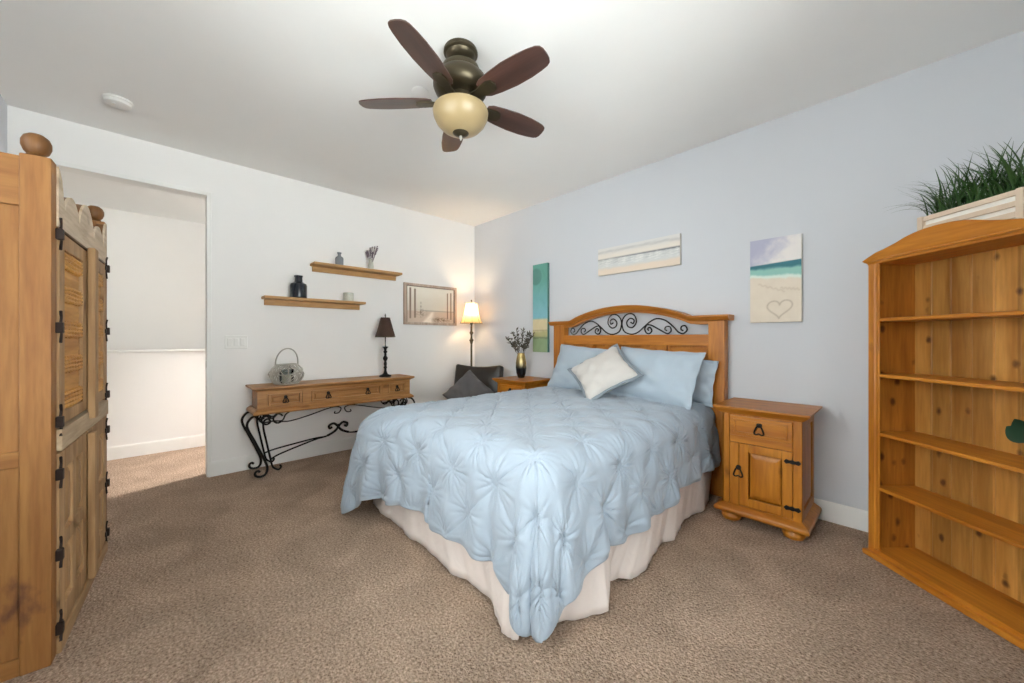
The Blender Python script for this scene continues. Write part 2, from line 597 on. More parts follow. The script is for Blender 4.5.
def grid_mesh(name, X, Y, Z, mat, parent=None, cols=None, sharp=180, world=True):
    """X, Y, Z: 2-D arrays"""
    n, m = X.shape
    off = Vector((0, 0, 0))
    p = parent
    if world:
        while p is not None:
            off += p.location
            p = p.parent
    co = np.stack([X - off.x, Y - off.y, Z - off.z], -1).reshape(-1, 3)
    idx = np.arange(n * m).reshape(n, m)
    q = np.stack([idx[:-1, :-1], idx[1:, :-1], idx[1:, 1:], idx[:-1, 1:]], -1).reshape(-1, 4)
    me = bpy.data.meshes.new(name)
    me.from_pydata(co.tolist(), [], q.tolist())
    me.materials.append(mat)
    me.polygons.foreach_set('use_smooth', [True] * len(me.polygons))
    if cols is not None:
        a = me.color_attributes.new('Col', 'FLOAT_COLOR', 'POINT')
        c = np.ones((n * m, 4), dtype=np.float32)
        c[:, :3] = cols.reshape(-1, 3)
        a.data.foreach_set('color', c.ravel())
    o = bpy.data.objects.new(name, me)
    col.objects.link(o)
    if parent:
        o.parent = parent
    return o


# ================================================================== THE ROOM
DOOR_Y0, DOOR_Y1, DOOR_Z = -3.76, -2.822, 2.385
HALL_X, STAIR_X = -1.22, -2.4
struct('floor', MB().box(-2.5, ROOM_X + 0.3, -5.2, 0.45, -0.1, 0.0, 0), M['carpet'])
struct('ceiling', MB().box(-2.6, ROOM_X + 0.3, -5.2, 0.45, ROOM_H, ROOM_H + 0.1, 0), M['ceiling'])
# console wall with the doorway (one wall around an opening)
w = MB()
w.box(-0.12, 0, DOOR_Y1, 0.55, 0, ROOM_H, 0.0)
w.box(-0.12, 0, -5.3, DOOR_Y0, 0, ROOM_H, 0.0)
w.box(-0.12, 0, DOOR_Y0, DOOR_Y1, DOOR_Z, ROOM_H, 0.0)
struct('wall_left', w, M['white_wall'])
struct('wall_back', MB().box(0.0, ROOM_X + 0.12, 0.0, 0.12, 0, ROOM_H, 0.0), M['blue_wall'])


def wall_with_window(name, along, lo, hi, at, th, w0, w1, z0, z1, mat):
    w = MB()

    def b(a0, a1, c0, c1):
        if along == 'x':
            w.box(a0, a1, min(at, at + th), max(at, at + th), c0, c1, 0)
        else:
            w.box(min(at, at + th), max(at, at + th), a0, a1, c0, c1, 0)
    b(lo, w0, 0, ROOM_H)
    b(w1, hi, 0, ROOM_H)
    b(w0, w1, 0, z0)
    b(w0, w1, z1, ROOM_H)
    return struct(name, w, mat)


WR = (-3.40, -1.50, 0.75, 2.25)
WF = (2.05, 3.95, 0.75, 2.25)
wall_with_window('wall_right', 'y', ROOM_Y - 0.12, 0.0, ROOM_X, 0.12, *WR, M['blue_wall'])
wall_with_window('wall_front', 'x', 0.0, ROOM_X, ROOM_Y, -0.12, *WF, M['blue_wall'])


def window(name, along, at, w0, w1, z0, z1):
    t = 0.045
    f = MB()

    def b(mb, a0, a1, c0, c1, d0, d1):
        if along == 'x':
            mb.box(a0, a1, d0, d1, c0, c1, 0.004)
        else:
            mb.box(d0, d1, a0, a1, c0, c1, 0.004)
    d0, d1 = at - 0.03, at + 0.03
    b(f, w0, w0 + t, z0, z1, d0, d1)
    b(f, w1 - t, w1, z0, z1, d0, d1)
    b(f, w0, w1, z0, z0 + t, d0, d1)
    b(f, w0, w1, z1 - t, z1, d0, d1)
    mid = (w0 + w1) / 2
    b(f, mid - 0.025, mid + 0.025, z0, z1, d0, d1)
    o = struct(name, f, M['trim'])
    for a0, a1 in ((w0 + t, mid - 0.025), (mid + 0.025, w1 - t)):
        g = MB()
        b(g, a0, a1, z0 + t, z1 - t, at - 0.004, at + 0.004)
        p = g.build('pane', M['glass'], o)
    return o


window('window_1', 'y', ROOM_X + 0.07, *WR)
window('window_2', 'x', ROOM_Y - 0.07, *WF)


def base_prof(mb, a0, a1, plane, at, sgn, h=0.125):
    """baseboard run with a small top chamfer"""
    pr = [(0, 0), (0.014, 0), (0.014, h - 0.018), (0.008, h - 0.006), (0.008, h), (0, h)]
    if plane == 'y':      # runs along y, sits on plane x = at
        mb.prism([(at + sgn * a, b) for a, b in pr], a0, a1, 'xz')
    else:                 # runs along x, sits on plane y = at
        mb.prism([(at + sgn * a, b) for a, b in pr], a0, a1, 'yz')
    return mb


struct('baseboard_left', base_prof(MB(), DOOR_Y1, -0.014, 'y', 0, 1), M['trim'])
struct('baseboard_back', base_prof(MB(), 0, ROOM_X, 'x', 0, -1), M['trim'])
struct('baseboard_right', base_prof(MB(), ROOM_Y, -0.014, 'y', ROOM_X, -1), M['trim'])
struct('baseboard_front', base_prof(MB(), 0.0, ROOM_X, 'x', ROOM_Y, 1), M['trim'])
# the doorway's lining: rounded plaster edge, with the strike plate of the (open) door
j = MB()
j.box(-0.125, 0.006, DOOR_Y1 - 0.012, DOOR_Y1 + 0.022, 0, DOOR_Z + 0.012, 0.006)
j.box(-0.125, 0.006, DOOR_Y0 - 0.022, DOOR_Y0 + 0.012, 0, DOOR_Z + 0.012, 0.006)
j.box(-0.125, 0.006, DOOR_Y0 - 0.022, DOOR_Y1 + 0.022, DOOR_Z - 0.012, DOOR_Z + 0.022, 0.006)
jo = struct('trim_1', j, M['trim'])
sp = MB().box(-0.045, -0.01, DOOR_Y1 - 0.0145, DOOR_Y1 - 0.011, 0.92, 0.98, 0.001)
sp.box(-0.010, 0.008, DOOR_Y1 - 0.0145, DOOR_Y1 - 0.011, 0.932, 0.968, 0.001)
sp.build('strike_plate', M['silver'], jo)['label'] = 'small nickel strike plate'

# the hall beyond: half wall with cap, stair wall, end walls
hw = MB().box(HALL_X - 0.12, HALL_X, -5.2, 0.45, 0, 1.03, 0.0)
struct('wall_hall', hw, M['white_wall'])
struct('trim_2', MB().box(HALL_X - 0.14, HALL_X + 0.018, -5.2, 0.45, 1.03, 1.055, 0.006), M['trim'])
struct('baseboard_hall', base_prof(MB(), -5.2, 0.44, 'y', HALL_X, 1), M['trim'])
struct('wall_stair', MB().box(STAIR_X - 0.1, STAIR_X, -5.2, 0.45, -0.1, ROOM_H, 0.0), M['white_wall'])
struct('wall_hall_far', MB().box(STAIR_X, -0.12, -5.3, -5.2, -0.1, ROOM_H, 0.0), M['white_wall'])
wall_with_window('wall_hall_near', 'x', STAIR_X, -0.12, 0.45, 0.1, -2.25, -0.45, 1.15, 2.40, M['white_wall'])
window('hall_fill_window', 'x', 0.50, -2.25, -0.45, 1.15, 2.40)  # unseen window, added to let fill light into the hall

# ================================================================== BED
def ogee_top(x, c=2.315, half=0.585, rise=0.118, z0=1.345):
    u = abs(x - c) / half
    if u >= 1.0:
        return z0
    # circular arc with a small concave fillet at its foot
    Rr = (half * half + rise * rise) / (2 * rise)
    z = math.sqrt(max(0, Rr * Rr - (u * half) ** 2)) - (Rr - rise)
    k = max(0.0, (u - 0.86) / 0.14)
    return z0 + z * (1 - k * k * 0.9)


HBX0, HBX1, HBY = 1.502, 3.132, -0.10
bed = thing('bed', 'queen bed with arched orange pine headboard and off white skirt', 'bed', (2.29, -1.05, 0))
hb = MB()
# head panel: tongue-in-frame back with the raised panels as one surface
hb.box(HBX0 + 0.09, HBX1 - 0.09, -0.075, -0.05, 0.30, 1.12, 0.0)
headboard = hb.build('headboard', M['bed_z'], bed)
for x0, x1 in ((HBX0, HBX0 + 0.135), (HBX1 - 0.112, HBX1)):
    MB().box(x0, x1, -0.115, -0.03, 0.0, 1.305, 0.006).build('post', M['bed_z'], headboard)
xs = np.linspace(HBX0 + 0.10, HBX1 - 0.10, 61)
# arched rail under the cap
poly = [(x, ogee_top(x) - 0.036) for x in xs] + [(x, ogee_top(x) - (0.062 if abs(x - 2.315) < 0.60 else 0.066)) for x in xs[::-1]]
MB().prism(poly, -0.105, -0.045, 'xz').build('arched_rail', M['bed_x'], headboard)
cap = MB()
xs = np.linspace(HBX0 - 0.035, HBX1 + 0.035, 75)
sect = [(-0.155, 0.0), (-0.155, -0.012), (-0.140, -0.026), (-0.128, -0.04), (-0.022, -0.04), (-0.015, -0.012), (-0.015, 0.0)]
n = len(sect)
vs, fs = [], []
for x in xs:
    zt = ogee_top(x)
    vs += [(x, y, zt + z) for y, z in sect]
for i in range(len(xs) - 1):
    for k in range(n):
        l = (k + 1) % n
        fs.append((i * n + k, i * n + l, (i + 1) * n + l, (i + 1) * n + k))
fs.append(tuple(range(n)))
fs.append(tuple((len(xs) - 1) * n + k for k in reversed(range(n))))
cap.add(vs, fs)
cap.build('moulded_cap', M['bed_x'], headboard)
MB().box(HBX0 + 0.11, HBX1 - 0.11, -0.108, -0.04, 1.112, 1.202, 0.006).build('top_rail', M['bed_x'], headboard)
for xm in (1.945, 2.655):
    MB().box(xm - 0.045, xm + 0.045, -0.106, -0.05, 0.42, 1.113, 0.005).build('muntin', M['bed_z'], headboard)
for x0, x1 in ((1.63, 1.898), (1.992, 2.608), (2.702, 3.025)):
    MB().frustum(x0 + 0.012, x1 - 0.012, -0.096, -0.074, 0.45, 1.095, 0.040).build('raised_panel', M['bed_x'], headboard)
MB().box(HBX0 + 0.11, HBX1 - 0.11, -0.104, -0.045, 0.32, 0.44, 0.005).build('bottom_rail', M['bed_x'], headboard)
S1 = [(0.087, 0.109), (0.112, 0.098), (0.120, 0.128), (0.082, 0.143), (0.050, 0.11), (0.064, 0.072), (0.107, 0.065), (0.142, 0.107), (0.13, 0.158), (0.092, 0.184), (0.045, 0.176), (0.010, 0.137), (0.004, 0.085), (0.026, 0.030), (0.092, 0.006), (0.157, 0.022), (0.219, 0.071), (0.272, 0.111), (0.331, 0.132), (0.405, 0.112), (0.469, 0.060), (0.508, 0.019), (0.546, 0.008), (0.576, 0.035), (0.562, 0.067), (0.534, 0.064), (0.528, 0.04), (0.546, 0.03)]
S2 = [(0.241, 0.086), (0.221, 0.051), (0.234, 0.017), (0.263, 0.010), (0.284, 0.033), (0.268, 0.061), (0.246, 0.050), (0.256, 0.035)]
S3 = [(0.241, 0.086), (0.28, 0.078), (0.34, 0.047), (0.389, 0.020), (0.421, 0.008), (0.448, 0.029), (0.44, 0.061), (0.408, 0.064), (0.397, 0.043), (0.413, 0.031)]
for s in (1, -1):
    mb = MB()
    for S in (S1, S2, S3):
        mb.tube(smooth_path([(2.275 + s * a, -0.075, 1.202 + b * 1.03) for a, b in S], 6), 0.006, 7)
    mb.build('iron_scroll', M['iron'], headboard)['label'] = 'black wrought iron scroll'
mb = MB().box(1.50, 3.06, -2.00, -0.12, 0.16, 0.37, 0.03)
mb.build('box_spring', M['mattress'], bed)
mb = MB().box(1.53, 3.045, -2.00, -0.13, 0.372, 0.655, 0.07, seg=4)
mb.build('mattress', M['mattress'], bed)
for x in (1.60, 2.97):
    for y in (-1.90, -0.25):
        MB().box(x - 0.03, x + 0.03, y - 0.03, y + 0.03, 0.0, 0.16, 0.004).build('leg', M['iron'], bed)


def skirt(floor_pts, top_pts, z1=0.375, nx=None):
    F = smooth_path([(a, b, 0) for a, b in floor_pts], 10)
    n = len(F)
    T = [Vector((top_pts[0][0] + (top_pts[1][0] - top_pts[0][0]) * i / (n - 1), top_pts[0][1] + (top_pts[1][1] - top_pts[0][1]) * i / (n - 1), 0)) for i in range(n)]
    K = 14
    X = np.zeros((n, K))
    Y, Z = X.copy(), X.copy()
    for i in range(n):
        for k in range(K):
            t = k / (K - 1)
            p = T[i].lerp(F[i], t ** 1.25)
            g = 0.004 * math.sin(i * 0.57) * t + 0.002 * math.sin(i * 1.3 + 1.0) * t
            nv = (F[min(i + 1, n - 1)] - F[max(i - 1, 0)]).normalized()
            X[i, k], Y[i, k] = p.x - nv.y * g, p.y + nv.x * g
            Z[i, k] = z1 * (1 - t) + 0.006 + 0.010 * t * (0.5 + 0.5 * math.sin(i * 0.21))
    o = grid_mesh('skirt_panel', X, Y, Z, M['skirt'], bed)
    md = o.modifiers.new('thick', 'SOLIDIFY')
    md.thickness = 0.004
    return o


skirt([(1.475, -2.03), (1.70, -2.052), (1.85, -2.035), (2.05, -2.06), (2.25, -2.05), (2.48, -2.065), (2.62, -2.045), (2.80, -2.06), (2.90, -2.11), (2.985, -2.135), (3.02, -2.12)], [(1.49, -2.005), (3.06, -2.005)])
skirt([(3.035, -2.06), (3.06, -1.96), (3.11, -1.85), (3.165, -1.745), (3.150, -1.70), (3.075, -1.65), (3.06, -1.59), (3.10, -1.51), (3.14, -1.43), (3.125, -1.25), (3.095, -1.08), (3.12, -0.95), (3.085, -0.79), (3.075, -0.62), (3.10, -0.46), (3.075, -0.30), (3.045, -0.17)], [(3.068, -2.0), (3.068, -0.15)])
skirt([(1.47, -2.02), (1.45, -1.8), (1.475, -1.6), (1.44, -1.4), (1.47, -1.1), (1.45, -0.8), (1.475, -0.5), (1.46, -0.17)], [(1.495, -2.0), (1.495, -0.15)])


# comforter: a sheet draped over the mattress, gathered at a staggered lattice of pinches
def comforter():
    cx, hw, y_head, y_foot, ztop = 2.278, 0.795, -0.135, -2.045, 0.676
    ov, rc = 0.44, 0.115
    tl = y_head - y_foot
    iw, il = hw - rc, tl - rc            # the flat inside, before the edge rolls over
    ds = 0.0062
    s = np.arange(-(iw + ov + rc), iw + ov + rc + 1e-6, ds)
    t = np.arange(0.0, il + ov + rc + 1e-6, ds)
    S, T = np.meshgrid(s, t, indexing='ij')
    sg = np.where(S >= 0, 1.0, -1.0)
    ex = np.maximum(0, np.abs(S) - iw)
    ey = np.maximum(0, T - il)
    e = np.maximum(ex, ey)               # how far over the edge
    q = np.where(ex >= ey, ey / np.maximum(ex, 1e-9), 2 - ex / np.maximum(ey, 1e-9))   # 0 side .. 2 foot
    th = np.where(e > 1e-9, np.clip(q, 0, 2) * PI / 4, 0)
    th = np.where((ex <= 0) & (ey > 0), PI / 2, th)
    incorner = (ex > 0) & (ey > 0)
    # distance along the hem from the nearest foot corner
    dside = np.where(incorner, 0.22 * np.abs(th - 1.02), np.where(ex > 0, 0.224 + il - T, np.where(ey > 0, 0.121 + iw - np.abs(S), 9)))
    near = np.exp(-(dside / 0.17) ** 2)
    lng = 1 + np.where(S < 0, 0.52, 0.43) * near
    # the hem wanders; shorter towards the head on the right
    run = np.where(ex > 0, T, S)
    lng = lng + (0.035 * np.sin(run * 7.1 + 0.7 * sg) + 0.025 * np.sin(run * 15 + 1.0)) * (1 - near)
    lng = lng - np.where((S > 0) & (ex > 0), 0.22 * np.clip((1.35 - T) / 1.35, 0, 1) ** 0.7, 0)
    arc = rc * PI / 2
    d = np.where(e < arc, e, arc + (e - arc) * lng)
    ang = np.clip(d / rc, 0, PI / 2)
    rest = np.maximum(0, d - arc)
    flare = 0.08 + 0.05 * near
    flare = flare + np.where((S > 0) & (ex > 0), 0.05, 0)
    h = rc * np.sin(ang) + rest * flare
    v = rc * (1 - np.cos(ang)) + rest * np.sqrt(1 - flare ** 2)
    h = h + np.where(S < 0, 0.12 * np.exp(-(np.minimum(dside, 5) / 0.40) ** 2) * (1 - np.exp(-(d / 0.13) ** 2)), 0)
    hang = np.clip(rest / 0.30, 0, 1.4)
    peri = np.where(incorner, 0, np.where(ex > 0, il - T, -(iw - np.abs(S)))) + 0.30 * (th - PI / 4)
    fold = 0.013 * np.sin(peri * 19 + 0.6 * sg) + 0.010 * np.sin(peri * 33 + 2.0 * sg)
    fold = fold - 0.030 * np.exp(-((peri - 0.06) / 0.035) ** 2) + 0.020 * np.exp(-((peri + 0.10) / 0.06) ** 2)
    h = h + hang * fold
    X = cx + np.clip(S, -iw, iw) + sg * np.cos(th) * h * (e > 0)
    Y = y_head - np.clip(T, 0, il) - np.sin(th) * h * (e > 0)
    bx, by = np.clip(S, -iw, iw), np.clip(T, 0, il)
    Z = ztop + (0.020 * (1 - (bx / hw) ** 2) + 0.008 * np.sin(by * 3.1) * np.cos(bx * 2.6)) * np.clip(1 - e / 0.2, 0, 1) - v
    Z -= 0.03 * np.clip((0.10 - T) / 0.10, 0, 1) ** 2 * (e < 0.02)
    P = np.stack([X, Y, Z], -1)

    def normals(P):
        du, dv = np.gradient(P, axis=0), np.gradient(P, axis=1)
        nn = np.cross(dv, du)
        return nn / (np.linalg.norm(nn, axis=-1, keepdims=True) + 1e-12)
    nn = normals(P)
    for k in range(14):
        nn = nn + np.roll(nn, 1, 0) + np.roll(nn, -1, 0) + np.roll(nn, 1, 1) + np.roll(nn, -1, 1)
        nn /= np.linalg.norm(nn, axis=-1, keepdims=True) + 1e-9
    # lattice in true cloth distances: round the corner the cloth runs on as a quarter circle
    ed = d
    S0 = np.where(e > 0, sg * (np.clip(np.abs(S), 0, iw) + ed * np.cos(th)), S) - 0.03
    T0 = np.where(e > 0, np.clip(T, 0, il) + ed * np.sin(th), T) - il - 0.05
    ax, ay = 0.335, 0.335
    p = S0 / ax + T0 / ay
    qq_ = S0 / ax - T0 / ay
    puff = np.sqrt(np.abs(np.sin(PI * p) * np.sin(PI * qq_)) + 2e-3)
    disp = 0.0075 * puff
    pi_, qi = np.round(p), np.round(qq_)
    best = None
    for a in (-1, 0, 1):
        for b in (-1, 0, 1):
            pp, qq = pi_ + a, qi + b
            key = pp * 12.9898 + qq * 78.233
            j1 = (np.sin(key) * 43758.5453) % 1.0 - 0.5
            j2 = (np.sin(key * 1.7 + 3) * 24634.63) % 1.0 - 0.5
            ls, lt = (pp + qq) / 2 * ax + 0.03 * j1, (pp - qq) / 2 * ay + 0.03 * j2
            dd = np.hypot(S0 - ls, T0 - lt)
            an = np.arctan2(T0 - lt, S0 - ls)
            if best is None:
                best, ban, rnd = dd, an, j1 + 0.5
            else:
                mk = dd < best
                best, ban, rnd = np.where(mk, dd, best), np.where(mk, an, ban), np.where(mk, j1 + 0.5, rnd)
    disp -= 0.008 * np.exp(-(best / 0.045) ** 2)
    disp += 0.0055 * np.exp(-(best / 0.016) ** 2) * (0.6 + 0.4 * np.cos(9 * ban))
    rad = np.exp(-(best / 0.095) ** 2) * np.clip(best / 0.03, 0, 1)
    stren = 0.6 + 0.7 * rnd
    rays = np.abs(np.sin(5.5 * ban + rnd * 6.28 + 6 * best)) ** 0.6 - 0.6
    rays2 = np.abs(np.sin(9.5 * ban + rnd * 17.0)) - 0.6
    disp += stren * rad * (0.0115 * rays + 0.0105 * rays2)
    # creases that run between neighbouring pinches
    disp -= 0.0030 * (np.exp(-((p - pi_) / 0.055) ** 2) + np.exp(-((qq_ - qi) / 0.055) ** 2)) * (0.4 + 0.6 * np.sin(S0 * 9 + T0 * 5) ** 2)
    disp += 0.0030 * np.sin(23 * S0 + 9 * T0 + 3 * np.sin(7 * T0)) + 0.0028 * np.sin(37 * T0 - 14 * S0 + 2.5 * np.sin(9 * S0))
    edge = np.minimum(np.minimum(s[-1] - np.abs(S), t[-1] - T), T + 0.05)
    disp *= np.clip(edge / 0.03, 0.2, 1)
    P = P + nn * disp[..., None]
    P[..., 2] = np.maximum(P[..., 2], 0.014)
    o = grid_mesh('comforter', P[..., 0], P[..., 1], P[..., 2], M['comforter'])
    set_origin(o, (cx, -1.2, 0.0))
    md = o.modifiers.new('thick', 'SOLIDIFY')
    md.thickness = 0.008
    md.offset = -1
    tag(o, 'pale blue pinch pleated comforter draped over the bed', 'comforter')
    return o


comforter()


# pillows
def pillow_mesh(name, w, h, th, mat, flange=0.0, pinch=0.06, wrinkle=0.012, seed=0, n=56, parent=None):
    """pillow in its local x (width) / z (height) plane, thickness along y"""
    u = np.linspace(-1, 1, n)
    U, V = np.meshgrid(u, u, indexing='ij')
    fx = 1 - pinch * (1 - V ** 2) * 0 - pinch * (1 - np.abs(V) ** 1.6)
    fz = 1 - pinch * (1 - np.abs(U) ** 1.6)
    X = U * w / 2 * fx
    Z = V * h / 2 * fz
    fl_u, fl_v = 1 - flange / (w / 2), 1 - flange / (h / 2)
    a = np.clip(1 - (np.abs(U) / fl_u) ** 2.4, 0, 1)
    b = np.clip(1 - (np.abs(V) / fl_v) ** 2.4, 0, 1)
    T = th / 2 * (a * b) ** 0.48
    wr = np.zeros_like(T)
    for k in range(5):
        ph = seed * 1.7 + k * 2.1
        kx, kz = 5 * math.cos(ph), 5 * math.sin(ph)
        wr += np.sin(kx * X / w * (1.5 + k) + kz * Z / h * (1.5 + k) + ph * 3 + 2 * np.sin(5 * Z / h + ph))
    wr *= wrinkle / 4 * (0.25 + (a * b) ** 0.3)
    ripple = 0.006 * np.sin(U * 13 + seed) * (np.abs(V) > 0.9) + 0.006 * np.sin(V * 11 + seed) * (np.abs(U) > 0.9)
    Yf = -(T + 0.003) - wr + ripple
    Yb = (T + 0.003) + ripple
    idx = np.arange(n * n).reshape(n, n)
    vs = np.concatenate([np.stack([X, Yf, Z], -1).reshape(-1, 3), np.stack([X, Yb, Z], -1).reshape(-1, 3)])
    q = np.stack([idx[:-1, :-1], idx[1:, :-1], idx[1:, 1:], idx[:-1, 1:]], -1).reshape(-1, 4)
    fs = q.tolist() + (q[:, ::-1] + n * n).tolist()
    ring = [idx[i, 0] for i in range(n)] + [idx[n - 1, i] for i in range(1, n)] + [idx[i, n - 1] for i in range(n - 2, -1, -1)] + [idx[0, i] for i in range(n - 2, 0, -1)]
    for i in range(len(ring)):
        j = ring[(i + 1) % len(ring)]
        fs.append([int(ring[i]), int(ring[i] + n * n), int(j + n * n), int(j)])
    me = bpy.data.meshes.new(name)
    me.from_pydata(vs.tolist(), [], fs)
    me.materials.append(mat)
    bm = bmesh.new()
    bm.from_mesh(me)
    bmesh.ops.recalc_face_normals(bm, faces=bm.faces[:])
    bm.to_mesh(me)
    bm.free()
    me.polygons.foreach_set('use_smooth', [True] * len(me.polygons))
    o = bpy.data.objects.new(name, me)
    col.objects.link(o)
    if parent:
        o.parent = parent
    return o


def pose(o, c, az, lean, spin=0.0):
    """az: turn about the vertical, lean: back from upright (radians), spin: in its own plane"""
    o.matrix_world = Matrix.Translation(c) @ Matrix.Rotation(az, 4, 'Z') @ Matrix.Rotation(-lean, 4, 'X') @ Matrix.Rotation(spin, 4, 'Y')
    return o


GP = 'pale blue pillows along the headboard'
o = pose(pillow_mesh('pillow', 0.70, 0.46, 0.17, M['sham'], 0.02, 0.05, 0.014, 1), (1.995, -0.280, 0.882), R(0), R(24), R(4))
tag(o, 'pale blue pillow leaning at the left of the headboard behind the cream pillow', 'pillow', GP)
o = pose(pillow_mesh('pillow', 0.70, 0.44, 0.17, M['sham'], 0.02, 0.05, 0.014, 4), (2.695, -0.350, 0.888), R(-2), R(27), R(3))
tag(o, 'front pale blue pillow on the right half of the bed, overlapped by the cream pillow', 'pillow', GP)
o = pose(pillow_mesh('pillow', 0.66, 0.34, 0.09, M['sham'], 0.02, 0.05, 0.012, 6), (2.768, -0.165, 0.865), R(-3), R(6), R(5))
tag(o, 'rear pale blue pillow, only its right end showing beside the right nightstand', 'pillow', GP)
tp = thing('throw_pillow', 'cream square throw pillow with a grey border standing on its corner', 'pillow', (2.388, -0.560, 0.900))
tp.rotation_euler = (Matrix.Rotation(R(5), 4, 'Z') @ Matrix.Rotation(R(-47), 4, 'X') @ Matrix.Rotation(R(46), 4, 'Y')).to_euler()
pillow_mesh('cover', 0.43, 0.43, 0.16, M['cream'], 0.0, 0.11, 0.008, 2, parent=tp)
# border: a narrow flange all round
fr = []
nn_ = 25
side = lambda t: 1 - 0.11 * (1 - abs(t) ** 1.6)
for k in range(4):
    for i in range(nn_ - 1):
        t = -1 + 2 * i / (nn_ - 1)
        a, b = [(t, -side(t)), (side(t), t), (-t, side(t)), (-side(t), -t)][k]
        fr.append((a, b))
mb = MB()
n = len(fr)
vs = []
for i, (a, b) in enumerate(fr):
    rip = 0.006 * math.sin(i * 0.9)
    for sc_, yy in ((0.205, -0.007), (0.238, -0.003 + rip), (0.238, 0.003 + rip), (0.205, 0.007)):
        vs.append((a * sc_, yy, b * sc_))
fs = []
for i in range(n):
    jn = (i + 1) % n
    for k in range(4):
        l = (k + 1) % 4
        fs.append((i * 4 + k, i * 4 + l, jn * 4 + l, jn * 4 + k))
mb.add(vs, fs)
mb.build('border', M['grey_edge'], tp, world=False)['label'] = 'grey fabric border'


# ================================================================== NIGHTSTANDS
def drop_pull(parent, x, y, z, s=1.0):
    """black iron pull: plate with a hanging A-shaped ring"""
    mb = MB()
    mb.lathe([(0.011 * s, -0.003), (0.011 * s, 0.002), (0.004, 0.005)], seg=12, m=Matrix.Translation((x, y, z + 0.014 * s)) @ Matrix.Rotation(R(90), 4, 'X'))
    ring = [(0, 0.016), (0.010, 0.004), (0.018, -0.020), (0.010, -0.026), (0, -0.022), (-0.010, -0.026), (-0.018, -0.020), (-0.010, 0.004)]
    mb.tube(smooth_path([(x + a * s, y - 0.008, z + b * s) for a, b in ring], 4, True), 0.0035 * s, 6, True)
    return mb.build('pull', M['iron'], parent)


